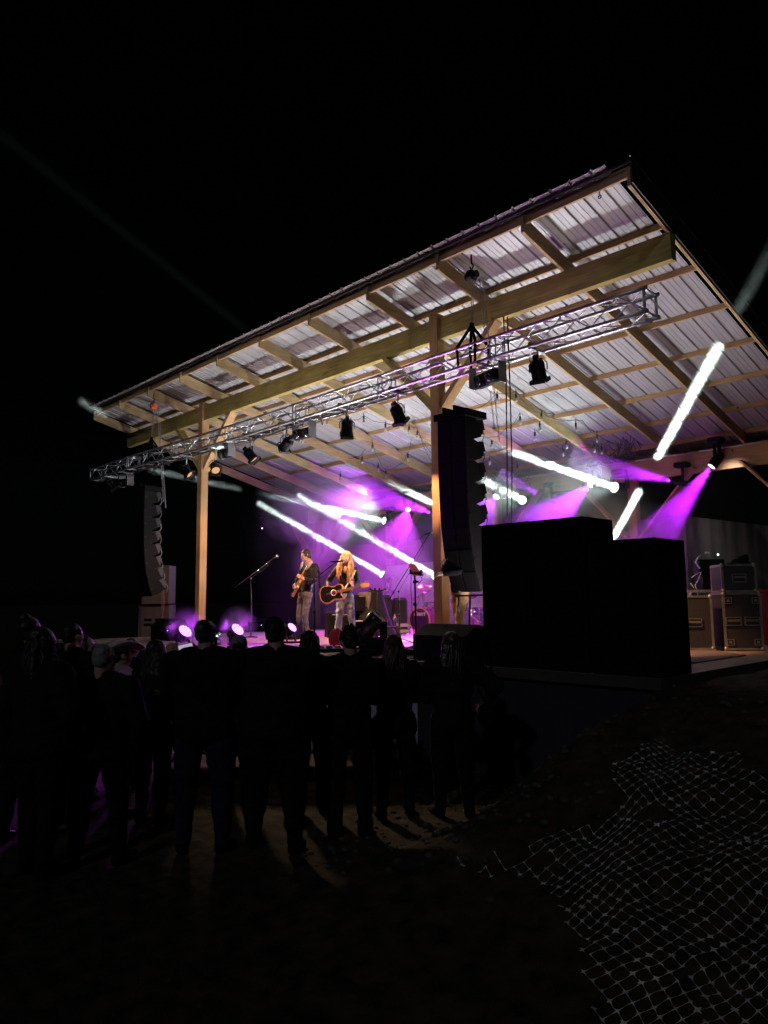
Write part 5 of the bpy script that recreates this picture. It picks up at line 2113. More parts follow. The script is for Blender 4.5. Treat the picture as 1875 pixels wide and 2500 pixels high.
def hand(q_, w_, d, n_, s_=1.0, curl=0.6, side=1):
    """palm and five bent fingers; w_ wrist, d direction, n_ palm normal"""
    d = V(d).normalized()
    n_ = (V(n_) - d * V(n_).dot(d)).normalized()
    x = d.cross(n_) * side
    pc = w_ + d * 0.045 * s_
    for k in (-1, 0, 1):
        capsule(q_, w_ + x * (0.014 * k * s_), w_ + d * 0.082 * s_ + x * (0.024 * k * s_), 0.017 * s_, 0.013 * s_, 8)
    for k, (off, L_) in enumerate(((0.033, 0.070), (0.011, 0.080), (-0.011, 0.075), (-0.032, 0.058))):
        p_ = w_ + d * 0.085 * s_ + x * (off * s_)
        dd_ = d.copy()
        for sgm in range(3):
            ang = curl * (0.6 + 0.4 * sgm) * (0.9 + 0.12 * k)
            dd_ = (dd_ * math.cos(ang) + n_ * math.sin(ang)).normalized()
            n2 = (n_ - dd_ * n_.dot(dd_))
            e = p_ + dd_ * (L_ * s_ * (0.45, 0.30, 0.25)[sgm])
            capsule(q_, p_, e, 0.0095 * s_, 0.0085 * s_, 6)
            p_ = e
    t0 = w_ + d * 0.03 * s_ + x * 0.028 * s_
    t1 = t0 + (x * 0.7 + d * 0.7 + n_ * 0.35).normalized() * 0.038 * s_
    t2 = t1 + (x * 0.15 + d * 0.9 + n_ * 0.5).normalized() * 0.032 * s_
    capsule(q_, t0, t1, 0.013 * s_, 0.011 * s_, 6)
    capsule(q_, t1, t2, 0.011 * s_, 0.009 * s_, 6)


SKIN = mat('skin', (0.50, 0.30, 0.22), 0.5, var=0.08, scale=8)
EYEW = mat('eye_white', (0.7, 0.7, 0.68), 0.3, var=0.02)
EYED = mat('eye_dark', (0.03, 0.02, 0.015), 0.2, var=0.02)
LIPS = mat('lips', (0.45, 0.13, 0.12), 0.45, var=0.05)


def person(label, group, loc, face, H, o_):
    """builds a standing figure. face: direction (x, y) it looks; o_: options, joints may be given in world space under 'J'"""
    fx = V((face[0], face[1], 0)).normalized()
    rx = V((fx.y, -fx.x, 0))          # the figure's own right
    loc = V(loc)
    T3 = Matrix((rx, fx, V((0, 0, 1)))).transposed()

    def W(p_):
        return loc + T3 @ V(p_)
    k = H / 1.75
    w_ = o_.get('w', 1.0)
    fem = o_.get('fem', False)
    J = {}
    shw = (0.168 if fem else 0.192) * k * (0.5 + 0.5 * w_)
    lean = o_.get('lean', 0.0)
    J['pel'] = W((0, 0, 0.93 * k))
    J['chest'] = W((0, lean * 0.5, 1.25 * k))
    J['neck'] = W((0, lean * 0.8, 1.47 * k))
    J['head'] = W((o_.get('hx', 0), 0.015 + lean, 1.625 * k))
    st_ = o_.get('stance', 0.11) * k
    tw = o_.get('stag', 0.0)
    for s_, c in ((1, 'R'), (-1, 'L')):
        J['sh' + c] = W((s_ * shw, lean * 0.7, 1.405 * k + o_.get('shrug', 0)))
        J['hip' + c] = W((s_ * 0.095 * k * w_ ** 0.5, 0, 0.90 * k))
        J['an' + c] = W((s_ * st_, -s_ * tw, 0.085 * k))
        J['kn' + c] = J['hip' + c] * 0.5 + J['an' + c] * 0.5 + fx * 0.03 + V((0, 0, -0.0))
        hd = o_.get('hand' + c, 'front')
        if hd == 'front':
            t_ = (s_ * 0.06, 0.26 + 0.06 * w_, 1.10 * k)
        elif hd == 'pocket':
            t_ = (s_ * (0.17 * w_ + 0.01), 0.10, 0.93 * k)
        elif hd == 'down':
            t_ = (s_ * (0.24 + 0.06 * (w_ - 1)), 0.04, 0.82 * k)
        elif hd == 'up':
            t_ = (s_ * 0.16, 0.34, 1.52 * k)
        elif hd == 'chest':
            t_ = (s_ * 0.02, 0.24, 1.24 * k)
        elif hd == 'hip':
            t_ = (s_ * 0.30, 0.02, 1.02 * k)
        else:
            t_ = hd
        J['wr' + c] = W(t_)
    J.update(o_.get('J', {}))
    for s_, c in ((1, 'R'), (-1, 'L')):
        if 'el' + c not in J:
            J['el' + c] = ik(J['sh' + c], J['wr' + c], 0.30 * k, 0.27 * k, rx * s_ * 0.8 - fx * 0.5 - V((0, 0, 0.5)))
    root = thing('person', label, 'person', tuple(loc), group)
    vox = o_.get('vox', 0.013)
    # head frame
    hy, hp, hr = o_.get('turn', 0), o_.get('nod', 0), o_.get('tilt', 0)
    Hm = T3 @ Matrix.Rotation(R_(hy), 3, 'Z') @ Matrix.Rotation(R_(-hp), 3, 'X') @ Matrix.Rotation(R_(hr), 3, 'Y')
    hs = 0.98 * (0.6 + 0.4 * k) * o_.get('hs', 1.0)
    hc = J['head']

    def HP(p_):
        return hc + Hm @ (V(p_) * hs)
    sk = MB(True)
    sk.ell(HP((0, -0.012, 0.030)), tuple(a * hs for a in (0.073, 0.092, 0.085)), Hm, 16, 12)
    sk.ell(HP((0, 0.028, -0.030)), tuple(a * hs for a in (0.060, 0.062, 0.080)), Hm, 14, 10)
    sk.ell(HP((0, 0.048, -0.083)), tuple(a * hs for a in (0.036, 0.036, 0.028)), Hm, 10, 8)
    capsule(sk, HP((0, 0.088, 0.010)), HP((0, 0.108, -0.022)), 0.009 * hs, 0.013 * hs, 8)
    capsule(sk, HP((-0.034, 0.072, 0.026)), HP((0.034, 0.072, 0.026)), 0.014 * hs, 0.014 * hs, 8)
    for s_ in (-1, 1):
        sk.ell(HP((s_ * 0.075, -0.008, -0.010)), (0.012 * hs, 0.020 * hs, 0.031 * hs), Hm, 8, 8)
        sk.ell(HP((s_ * 0.036, 0.060, -0.024)), 0.024 * hs, None, 8, 8)
    nk = 0.052 * k * (0.85 if fem else 1.0) * (0.7 + 0.3 * w_)
    capsule(sk, HP((0, -0.018, -0.055)), J['neck'] + V((0, 0, -0.03)), nk, nk * 1.15, 12)
    # trunk
    trunk = (J['chest'] - J['pel'])
    capsule(sk, J['neck'] - V((0, 0, 0.08)), J['chest'] - V((0, 0, 0.02)), 0.075 * k, 0.082 * k * w_ ** 0.5, 12)
    capsule(sk, J['chest'], J['pel'], 0.082 * k * w_ ** 0.5, 0.085 * k * w_ ** 0.5, 12)
    for s_, c in ((1, 'R'), (-1, 'L')):
        capsule(sk, J['neck'] - V((0, 0, 0.07)), J['sh' + c], 0.055 * k, 0.048 * k, 10)
        capsule(sk, J['sh' + c], J['el' + c], 0.046 * k, 0.036 * k, 10)
        capsule(sk, J['el' + c], J['wr' + c], 0.037 * k, 0.025 * k, 10)
        hd = (J['wr' + c] - J['el' + c]).normalized()
        hdir = o_.get('hd' + c, hd * 0.7 + fx * 0.3 if o_.get('hand' + c, 'front') != 'down' else hd)
        hn = o_.get('hn' + c, rx * (-s_) + V((0, 0, -0.3)))
        hand(sk, J['wr' + c], hdir, hn, k * 1.0, o_.get('curl', 0.5), o_.get('hside' + c, s_))
        capsule(sk, J['hip' + c], J['kn' + c], 0.075 * k, 0.046 * k, 12)
        capsule(sk, J['kn' + c], J['an' + c], 0.055 * k, 0.036 * k, 12)
        capsule(sk, J['an' + c] + V((0, 0, -0.02)), J['an' + c] + fx * 0.12 + V((0, 0, -0.05)), 0.034 * k, 0.026 * k, 8)
    blob(sk, o_.get('vox_skin', vox * 0.8), 3).build('body', SKIN, root)
    body = root.children[0] if root.children else None
    # face
    for s_ in (-1, 1):
        e = MB(True)
        e.ell(HP((s_ * 0.031, 0.078, 0.004)), 0.0125 * hs, None, 8, 6)
        eo = e.build('eye', EYEW, root)
        e = MB(True)
        e.ell(HP((s_ * 0.031, 0.0875, 0.003 - 0.004 * (hp > 5))), 0.0055 * hs, None, 8, 6)
        e.build('iris', EYED, eo)
        e = MB(True)
        e.tube([HP((s_ * 0.014, 0.088, 0.024)), HP((s_ * 0.032, 0.088, 0.030)), HP((s_ * 0.050, 0.076, 0.024))], 0.004 * hs, 6)
        e.build('eyebrow', o_['hairm'], root)
    e = MB(True)
    e.ell(HP((0, 0.089, -0.054)), tuple(a * hs for a in (0.024, 0.009, 0.008)), Hm, 10, 6)
    e.build('lips', LIPS, root)
    # hair
    hm = o_['hairm']
    hair = o_.get('hair', 'short')
    if hair != 'bald':
        hq = MB(True)
        hq.ell(HP((0, -0.030, 0.046)), tuple(a * hs for a in ((0.083, 0.096, 0.084) if hair in ('long', 'bun') else (0.079, 0.090, 0.080))), Hm, 16, 12)
        if hair in ('short', 'messy'):
            hq.ell(HP((0, -0.055, 0.00)), tuple(a * hs for a in (0.072, 0.060, 0.072)), Hm, 14, 10)
            for s_ in (-1, 1):
                hq.ell(HP((s_ * 0.066, 0.015, 0.035)), tuple(a * hs for a in (0.018, 0.034, 0.040)), Hm, 8, 6)
            if hair == 'messy':
                for i in range(26):
                    a, b_ = random.uniform(-1.4, 1.4), random.uniform(0.1, 1.35)
                    p_ = V((0.078 * math.sin(a) * math.cos(b_), -0.02 - 0.08 * math.cos(a) * math.cos(b_) * random.choice((1, -0.6)), 0.05 + 0.085 * math.sin(b_)))
                    capsule(hq, HP(p_ * 0.9), HP(p_ * 1.14 + V((0.01, 0.01, 0.008))), 0.018 * hs, 0.008 * hs, 6)
            if o_.get('fringe'):
                for s_ in (-1, 0, 1):
                    hq.ell(HP((s_ * 0.042, 0.030, 0.078)), tuple(a * hs for a in (0.034, 0.034, 0.030)), Hm, 10, 8)
                for s_ in (-1, 1):
                    hq.ell(HP((s_ * 0.072, 0.030, 0.030)), tuple(a * hs for a in (0.016, 0.030, 0.052)), Hm, 8, 6)
                    hq.ell(HP((s_ * 0.074, -0.020, -0.030)), tuple(a * hs for a in (0.018, 0.040, 0.045)), Hm, 8, 6)
            if o_.get('nape'):
                hq.ell(HP((0, -0.06, -0.055)), tuple(a * hs for a in (0.062, 0.042, 0.045)), Hm, 12, 8)
        if hair == 'bun':
            hq.ell(HP((0, -0.075, 0.115)), tuple(a * hs for a in (0.055, 0.05, 0.045)), Hm, 12, 8)
            hq.ell(HP((0, -0.05, -0.02)), tuple(a * hs for a in (0.068, 0.055, 0.06)), Hm, 12, 8)
        if hair == 'long':
            Lh = o_.get('hairlen', 0.36)
            hq.ell(HP((0, -0.055, -0.02)), tuple(a * hs for a in (0.078, 0.062, 0.09)), Hm, 14, 10)
            for s_ in (-1, 1):
                hq.ell(HP((s_ * 0.070, -0.005, -0.01)), tuple(a * hs for a in (0.022, 0.055, 0.085)), Hm, 10, 8)
            for i in range(-4, 5):
                a0_ = HP((0.016 * i, -0.075 + 0.004 * abs(i), -0.02))
                dn_ = V((0, 0, -Lh * hs * random.uniform(0.8, 1.0))) - fx * 0.05 + rx * (0.012 * i)
                capsule(hq, a0_, a0_ + dn_ * 0.55, 0.036 * hs, 0.034 * hs, 8)
                capsule(hq, a0_ + dn_ * 0.55, a0_ + dn_, 0.034 * hs, 0.014 * hs, 8)
        ho = blob(hq, o_.get('vox_hair', vox * 0.8), 3, 0.007, 26, random.random() * 50).build('hair', hm, root)
        if hair == 'long':
            n_ = o_.get('strands', 60)
            sq = MB(True)
            frt = o_.get('frontlocks', 0)
            for i in range(n_):
                a = random.uniform(-1.4, 1.4)
                p_ = V((0.074 * math.sin(a), -0.02 - 0.075 * math.cos(a), random.uniform(-0.02, 0.09)))
                c0 = HP(p_)
                L_ = Lh * random.uniform(0.75, 1.12) * hs
                back = (-fx * 0.06 * math.cos(a) + rx * 0.05 * math.sin(a))
                wv = random.uniform(0.006, 0.018)
                ph = random.uniform(0, 6)
                sq.tube([c0 + V((0, 0, -L_ * t)) + back * t + rx * (wv * math.sin(ph + 7 * t)) + fx * (wv * math.cos(ph + 6 * t)) for t in [j / 7 for j in range(8)]], [0.012, 0.013, 0.013, 0.012, 0.011, 0.009, 0.006, 0.002], 5)
            for i in range(frt):
                s_ = random.choice((-1, 1))
                c0 = HP((s_ * random.uniform(0.02, 0.07), random.uniform(0.0, 0.05), random.uniform(0.06, 0.11)))
                c1 = HP((s_ * random.uniform(0.080, 0.096), random.uniform(-0.01, 0.025), -0.01))
                c2 = HP((s_ * random.uniform(0.080, 0.105), random.uniform(0.0, 0.04), -0.10)) + fx * 0.02
                L_ = Lh * random.uniform(0.45, 0.85)
                c3 = c2 + V((0, 0, -L_ * 0.5)) + rx * (0.02 * s_) + fx * 0.05
                c4 = c2 + V((0, 0, -L_)) + rx * (0.03 * random.uniform(-1, 1)) + fx * 0.05
                wv = 0.012
                pts = []
                for (p0_, p1_) in ((c0, c1), (c1, c2), (c2, c3), (c3, c4)):
                    for j in range(3):
                        pts.append(p0_ + (p1_ - p0_) * (j / 3) + rx * (wv * math.sin(i + 2.1 * len(pts))))
                pts.append(c4)
                sq.tube(pts, [0.011] * (len(pts) - 3) + [0.009, 0.006, 0.002], 5)
            sq.build('strands', hm, ho)
    # clothes
    tm, lm, sm = o_['top'], o_['legs'], o_.get('shoes', BLACKM)
    th = o_.get('bulk', 0.018)
    jq = MB(True)
    hem = o_.get('hem', 0.86) * k
    pz = W((0, 0, hem))
    pz = V((J['pel'].x, J['pel'].y, pz.z))
    cr_ = 0.118 * k * w_ ** 0.5 + th
    Mb = T3
    up1 = J['chest'] + V((0, 0, 0.07 * k))
    dp = 0.82
    jq.ell(up1, (cr_ * 1.42, cr_ * dp * 1.02, 0.17 * k), Mb, 16, 10)
    jq.ell(J['chest'] - V((0, 0, 0.06 * k)), ((cr_ * (1.20 if fem else 1.34)), cr_ * dp * 1.05, 0.20 * k), Mb, 16, 10)
    belly = o_.get('belly', 0.0)
    jq.ell((J['chest'] + J['pel']) / 2 - V((0, 0, 0.04 * k)), (cr_ * ((1.05 if fem else 1.22) + belly), cr_ * (dp + belly), 0.20 * k), Mb, 16, 10)
    for f_z in (0.0, 0.5, 1.0):
        zc = J['pel'].z + 0.02 + (pz.z - J['pel'].z) * f_z
        jq.ell((pz.x, pz.y, zc), (cr_ * (1.20 + belly * 0.7), cr_ * (dp + 0.12 + belly * 0.6), 0.09 * k), Mb, 16, 8)
    capsule(jq, J['neck'] - V((0, 0, 0.035)), J['neck'] - V((0, 0, 0.10)), nk * 1.25 + th * 0.4, 0.10 * k, 12)
    if o_.get('collar'):
        jq.lathe(J['neck'] - V((0, 0, 0.05)), [(nk * 1.5, 0), (nk * 1.45, 0.05), (nk * 1.1, 0.05), (nk * 1.1, 0)], 14)
    cuff = 0.92 if not o_.get('shortsleeve') else 0.3
    for s_, c in ((1, 'R'), (-1, 'L')):
        capsule(jq, J['neck'] - V((0, 0, 0.055 * k)), J['sh' + c] - V((0, 0, 0.012)), 0.070 * k + th * 0.6, 0.056 * k + th, 10)
        if o_.get('aud'):
            capsule(jq, J['neck'] + V((0, 0, 0.01 * k)) + rx * (0.02 * s_), J['neck'] * 0.35 + J['sh' + c] * 0.65 - V((0, 0, 0.0)), 0.052 * k + th * 0.5, 0.058 * k + th * 0.8, 10)
        if not o_.get('shortsleeve'):
            capsule(jq, J['sh' + c], J['el' + c], 0.056 * k + th, 0.047 * k + th * 0.8, 10)
            e_ = J['el' + c] + (J['wr' + c] - J['el' + c]) * cuff
            capsule(jq, J['el' + c], e_, 0.047 * k + th * 0.8, 0.032 * k + th * 0.6, 10)
        else:
            e_ = J['sh' + c] + (J['el' + c] - J['sh' + c]) * 0.75
            capsule(jq, J['sh' + c], e_, 0.056 * k + th, 0.052 * k + th, 10)
    tops = blob(jq, vox, 5, o_.get('wr', 0.016), 7, random.random() * 40).build(o_.get('topname', 'jacket'), tm, root)
    lq = MB(True)
    bell = o_.get('flare', 0.0)
    lq.ell(J['pel'] - V((0, 0, 0.03)), (0.165 * k * (0.6 + 0.4 * w_), 0.125 * k * (0.6 + 0.4 * w_), 0.13 * k), Mb, 14, 10)
    lq.ell(J['pel'] - V((0, 0, 0.03)) - fx * 0.035, (0.15 * k * (0.6 + 0.4 * w_), 0.11 * k, 0.11 * k), Mb, 14, 10)
    lw = o_.get('legw', 1.0) * (0.7 + 0.3 * w_)
    for s_, c in ((1, 'R'), (-1, 'L')):
        capsule(lq, J['hip' + c], J['kn' + c], 0.098 * k * lw, 0.070 * k * lw, 12)
        e_ = J['an' + c] + V((0, 0, -0.02))
        capsule(lq, J['kn' + c], e_, 0.068 * k * lw, (0.056 + bell) * k, 12)
        if bell:
            capsule(lq, e_, e_ + V((0, 0, -0.03)), (0.056 + bell) * k, (0.060 + bell) * k, 12)
    blob(lq, vox, 4, 0.013, 9, random.random() * 40).build(o_.get('legname', 'trousers'), lm, root)
    for s_, c in ((1, 'R'), (-1, 'L')):
        fq = MB(True)
        a_ = J['an' + c]
        fd = (fx + rx * 0.25 * s_).normalized()
        zf = loc.z + 0.035
        capsule(fq, V((a_.x, a_.y, zf + 0.01)) - fd * 0.03, V((a_.x, a_.y, zf)) + fd * 0.15, 0.044 * k, 0.038 * k, 10)
        capsule(fq, V((a_.x, a_.y, zf + 0.06)), V((a_.x, a_.y, zf)), 0.045 * k, 0.046 * k, 10)
        fq.build('shoe', sm, root)
    # head wear
    hw = o_.get('hat')
    if hw in ('cap', 'beanie'):
        cq = MB(True)
        cq.ell(HP((0, -0.012, 0.058)), tuple(a * hs for a in (0.088, 0.104, 0.086)), Hm, 18, 12)
        if hw == 'cap':
            cq.ell(HP((0, 0.105, 0.048)), tuple(a * hs for a in (0.070, 0.075, 0.012)), Hm, 14, 6)
            cq.ell(HP((0, -0.012, 0.145)), 0.008, None, 6, 5)
        blob(cq, 0.010, 2).build(hw, o_['hatm'], root)
    if hw == 'cowboy':
        cq = MB(True)
        pr_ = []
        n_ = 28
        vs = []
        rings = [(0.078, 0.105, 0.155), (0.092, 0.118, 0.10), (0.095, 0.120, 0.05), (0.13, 0.16, 0.045), (0.175, 0.205, 0.05), (0.20, 0.225, 0.06)]
        for (ra, rb_, z) in rings:
            for i in range(n_):
                t = 2 * math.pi * i / n_
                x_, y_ = ra * math.cos(t), rb_ * math.sin(t)
                zz = z
                if ra > 0.12:
                    zz += 0.085 * ((ra - 0.10) / 0.10) * (abs(math.cos(t)) ** 2.2)
                    x_ *= 0.92
                if ra < 0.085:
                    zz -= 0.02 * (1 - abs(math.cos(t)))
                vs.append((x_, y_, zz))
        vs2 = [(x_ * 0.985, y_ * 0.985, z - 0.006) for x_, y_, z in vs]
        m_ = len(vs)
        fs = []
        for j in range(len(rings) - 1):
            for i in range(n_):
                a_, b_2 = j * n_ + i, j * n_ + (i + 1) % n_
                fs.append((a_, b_2, b_2 + n_, a_ + n_))
                fs.append((m_ + a_, m_ + a_ + n_, m_ + b_2 + n_, m_ + b_2))
        fs.append(tuple(range(n_)))
        fs.append(tuple(range(m_ + n_ - 1, m_ - 1, -1)))
        for i in range(n_):
            a_, b_2 = (len(rings) - 1) * n_ + i, (len(rings) - 1) * n_ + (i + 1) % n_
            fs.append((a_, m_ + a_, m_ + b_2, b_2))
        cq.add([HP(v) for v in vs] + [HP(v) for v in vs2], fs)
        cq.build('cowboy_hat', o_['hatm'], root)
    if o_.get('glasses'):
        gq = MB(True)
        for s_ in (-1, 1):
            gq.tube([HP((s_ * 0.032 + 0.021 * math.cos(t), 0.098, 0.002 + 0.016 * math.sin(t))) for t in [i * 6.2832 / 12 for i in range(13)]], 0.0028, 5)
            gq.tube([HP((s_ * 0.053, 0.096, 0.006)), HP((s_ * 0.074, 0.05, 0.004)), HP((s_ * 0.078, -0.01, -0.002))], 0.0025, 5)
        gq.tube([HP((-0.011, 0.099, 0.006)), HP((0.011, 0.099, 0.006))], 0.0025, 5)
        gq.build('glasses', BLACK, root)
    if o_.get('beard'):
        bq = MB(True)
        bq.ell(HP((0, 0.052, -0.080)), tuple(a * hs for a in (0.042, 0.040, 0.034)), Hm, 12, 8)
        bq.build('beard', mat('grey_beard', (0.28, 0.24, 0.21), 0.8), root)
    root['_j'] = 0
    del root['_j']
    return root, J, HP, (fx, rx)


def cloth(name, c, rough=0.9, **k):
    return mat(name, c, rough, spec=0.15, var=0.25, scale=14, **k)


HBLK = mat('hair_dark', (0.018, 0.012, 0.009), 0.5, spec=0.4, scale=30)
HBRN = mat('hair_brown', (0.035, 0.020, 0.012), 0.5, spec=0.4, scale=30)
HBLD = mat('hair_blond', (0.46, 0.29, 0.11), 0.42, spec=0.5, scale=30, var=0.3)
HRED = mat('hair_auburn', (0.07, 0.022, 0.016), 0.45, spec=0.45, scale=30)
HGRY = mat('hair_grey', (0.22, 0.20, 0.19), 0.6, scale=30)
DKS = [cloth('dark_cloth_%d' % i, c) for i, c in enumerate(((0.007, 0.007, 0.011), (0.010, 0.009, 0.011), (0.007, 0.008, 0.014), (0.012, 0.010, 0.010)))]
JEAN = cloth('dark_denim', (0.012, 0.015, 0.035))
JEANK = cloth('black_denim', (0.007, 0.007, 0.010))

# ------------------------------------------------------------------ the audience, seen from behind
AUD = 'people standing in the audience'
LOOK = V((-10.5, 9.2, 0))


def watcher(px_head, py_head, px_feet, py_feet, label, o_, turn=0, look=None):
    g_ = onz(px_feet, py_feet, 0.0)
    d_ = (g_ - CAM).dot(FW)
    top = at(px_head, py_head, d_)
    H = top.z
    z0 = gz(g_.x, g_.y)
    f_ = ((look or LOOK) - g_)
    f_ = V((f_.x, f_.y, 0)).normalized()
    f_ = Matrix.Rotation(R_(turn), 3, 'Z') @ f_
    # lean the figure so its head stands over the head pixel
    hh = H - z0
    o_ = dict(o_)
    o_.setdefault('hairm', HBLK)
    o_.setdefault('aud', True)
    o_.setdefault('strands', 26)
    o_.setdefault('collar', True)
    o_['w'] = o_.get('w', 1.0) * 1.08
    o_['bulk'] = o_.get('bulk', 0.018) + 0.008
    o_['legw'] = o_.get('legw', 1.0) * 1.1
    o_.setdefault('tilt', random.uniform(-9, 9))
    o_.setdefault('turn', random.uniform(-16, 16))
    o_.setdefault('nod', random.uniform(-8, 6))
    o_.setdefault('stag', random.uniform(-0.07, 0.07))
    o_.setdefault('lean', random.uniform(-0.03, 0.05))
    o_.setdefault('top', DKS[0])
    o_.setdefault('legs', JEANK)
    loc = V((top.x * 0.6 + g_.x * 0.4, top.y * 0.6 + g_.y * 0.4, z0))
    return person(label, AUD, loc, (f_.x, f_.y), hh / (1.005 if not o_.get('hat') else 1.02), o_)


watcher(64, 1500, 60, 2040, 'person with a messy bun standing at the left edge behind the long haired woman', dict(hair='bun', hairm=HBRN, top=DKS[1], fem=True, w=1.15, bulk=0.03))
watcher(104, 1527, 88, 2125, 'woman with long hair in profile at the left edge, dark padded jacket', dict(hair='long', hairm=HBRN, top=DKS[3], fem=True, w=1.35, bulk=0.04, belly=0.1, handR='pocket', handL='pocket', turn=-38, hairlen=0.3), turn=-14)
watcher(166, 1517, 180, 1995, 'man with short neat hair and bare neck, left of the woman in glasses', dict(hair='short', hairm=HBLK, top=DKS[0], w=1.1, handR='pocket', handL='pocket'))
watcher(206, 1550, 208, 1950, 'woman in glasses with face turned to the right, violet light on her cheek', dict(hair='long', hairm=HBRN, top=DKS[2], fem=True, w=0.95, glasses=True, hairlen=0.2, turn=-48), turn=-20)
watcher(238, 1570, 258, 2100, 'broad person with a close shaved head standing before the cowboy hat', dict(hair='short', hairm=HGRY, top=DKS[1], w=1.3, bulk=0.03, belly=0.1, handR='pocket', handL='pocket', stance=0.16))
watcher(292, 1564, 300, 1985, 'person wearing a pale cowboy hat and a pink shirt', dict(hair='short', hairm=HBRN, top=cloth('pink_shirt', (0.42, 0.25, 0.30)), w=1.0, hat='cowboy', hatm=mat('straw_hat', (0.60, 0.50, 0.36), 0.8, scale=60, bump=0.3), turn=-25), turn=-12)
watcher(312, 1558, 318, 1915, 'dark haired person whose head shows just above the cowboy hat', dict(hair='short', hairm=HBRN, top=DKS[1]))
watcher(374, 1562, 372, 2005, 'woman with long straight dark hair and a violet striped hem under her jacket', dict(hair='long', hairm=HBRN, top=DKS[3], legs=JEAN, fem=True, hairlen=0.42, w=1.0))
watcher(414, 1570, 418, 1940, 'small woman with light wavy hair glowing pink, holding up a telephone', dict(hair='long', hairm=HBLD, top=DKS[2], fem=True, hairlen=0.3, w=0.9, handR=(0.02, 0.36, 1.50)))
watcher(503, 1507, 493, 2070, 'big man with short hair and wide shoulders under the far timber post', dict(hair='short', hairm=HBLK, top=DKS[0], legs=JEAN, w=1.45, bulk=0.035, stance=0.15, belly=0.12, shrug=0.01))
watcher(590, 1547, 572, 1960, 'short person in a pale knitted beanie between the two big men', dict(hair='short', hairm=HBRN, top=DKS[1], legs=JEAN, w=0.95, hat='beanie', hatm=cloth('pale_knit', (0.25, 0.20, 0.24))))
watcher(680, 1497, 655, 2065, 'very broad man in a baseball cap, the largest figure of the audience', dict(hair='short', hairm=HBLK, top=DKS[1], w=1.65, bulk=0.045, belly=0.2, stance=0.17, hat='cap', hatm=cloth('dark_cap', (0.02, 0.02, 0.03)), legw=1.25))
watcher(742, 1538, 782, 1972, 'woman with long dark hair leaning out from behind the man in the cap', dict(hair='long', hairm=HBLK, top=DKS[2], legs=JEAN, fem=True, hairlen=0.40, w=1.05))
watcher(848, 1528, 862, 2030, 'slim man with tousled hair standing alone before the singer', dict(hair='messy', hairm=HBLK, top=DKS[0], legs=JEANK, w=1.1, bulk=0.022, stance=0.13, handR='chest', handL='chest', flare=0.012))
watcher(962, 1547, 965, 1985, 'woman with auburn hair over her shoulder in front of the floor monitor', dict(hair='long', hairm=HRED, top=DKS[3], fem=True, hairlen=0.34, w=1.15, bulk=0.03, stance=0.14, handR='chest', handL='chest'))
rt_, Jw, HPw, fr_ = watcher(1098, 1540, 1112, 1985, 'woman with long smooth brown hair at the right end of the audience', dict(hair='long', hairm=mat('hair_smooth_brown', (0.05, 0.03, 0.02), 0.4, spec=0.5), top=DKS[3], fem=True, hairlen=0.44, w=1.2, bulk=0.035, stance=0.13, handL='chest', handR='hip'))
# telephone held up over the crowd
tl = at(454, 1581, 6.9)
o = thing('smartphone', 'glowing telephone held up left of the big man', 'telephone', tuple(tl))
q = MB()
q.rbox(tl, (0.075, 0.012, 0.145), 0.005, Mv @ Matrix.Rotation(1.35, 3, 'Y'))
q.build('phone_case', BLACK, o)
q = MB()
q.box(tl - FW * 0.008, (0.066, 0.002, 0.132), Mv @ Matrix.Rotation(1.35, 3, 'Y'))
q.build('screen', mat('lit_screen', (0.05, 0.05, 0.06), 0.2, emit=(0.6, 0.5, 0.7), es=0.7), o)
# shoulder bag strap end on the right woman
q = MB(True)
bp = at(1188, 1745, 6.75)
q.ell(bp + V((0, 0, 0.0)), (0.10, 0.06, 0.12))
q.tube([bp + V((0, 0, 0.10)), (bp + Jw['shR']) / 2 + V((0.0, 0.0, 0.0)), Jw['shR'] + V((0, 0, 0.08))], 0.008, 6)
o = thing('shoulder_bag', 'small dark bag at the hip of the woman at the end of the audience', 'bag', tuple(bp))
q.build('bag_body', BLACKM, o)

# ------------------------------------------------------------------ the musicians
BAND = 'musicians on the stage'
BSKIN = SKIN
# --- singer
D0 = 13.86
sl = at(842, 1567, D0)
sl = V((sl.x, sl.y, ZS))
JS = dict(pel=at(843, 1452, D0), chest=at(844, 1412, D0 - 0.02), neck=at(845, 1386, D0 - 0.03), head=at(845, 1362, D0 - 0.10),
          shR=at(822, 1391, D0), shL=at(867, 1391, D0 - 0.02), elR=at(800, 1421, D0 + 0.08), elL=at(873, 1424, D0 + 0.02),
          wrR=at(802, 1440, D0 - 0.16), wrL=at(860, 1437, D0 - 0.26),
          hipR=at(834, 1459, D0), hipL=at(853, 1459, D0), knR=at(828, 1510, D0 - 0.08), knL=at(858, 1508, D0 - 0.05),
          anR=V((at(824, 1558, D0 - 0.02).x, at(824, 1558, D0 - 0.02).y, ZS + 0.085)), anL=V((at(868, 1558, D0).x, at(868, 1558, D0).y, ZS + 0.085)))
fS = (0.45, -0.89)
FS = V((0.45, -0.89, 0)).normalized()
RS = V((FS.y, -FS.x, 0))
BLT = cloth('black_top', (0.012, 0.012, 0.014), 0.6)
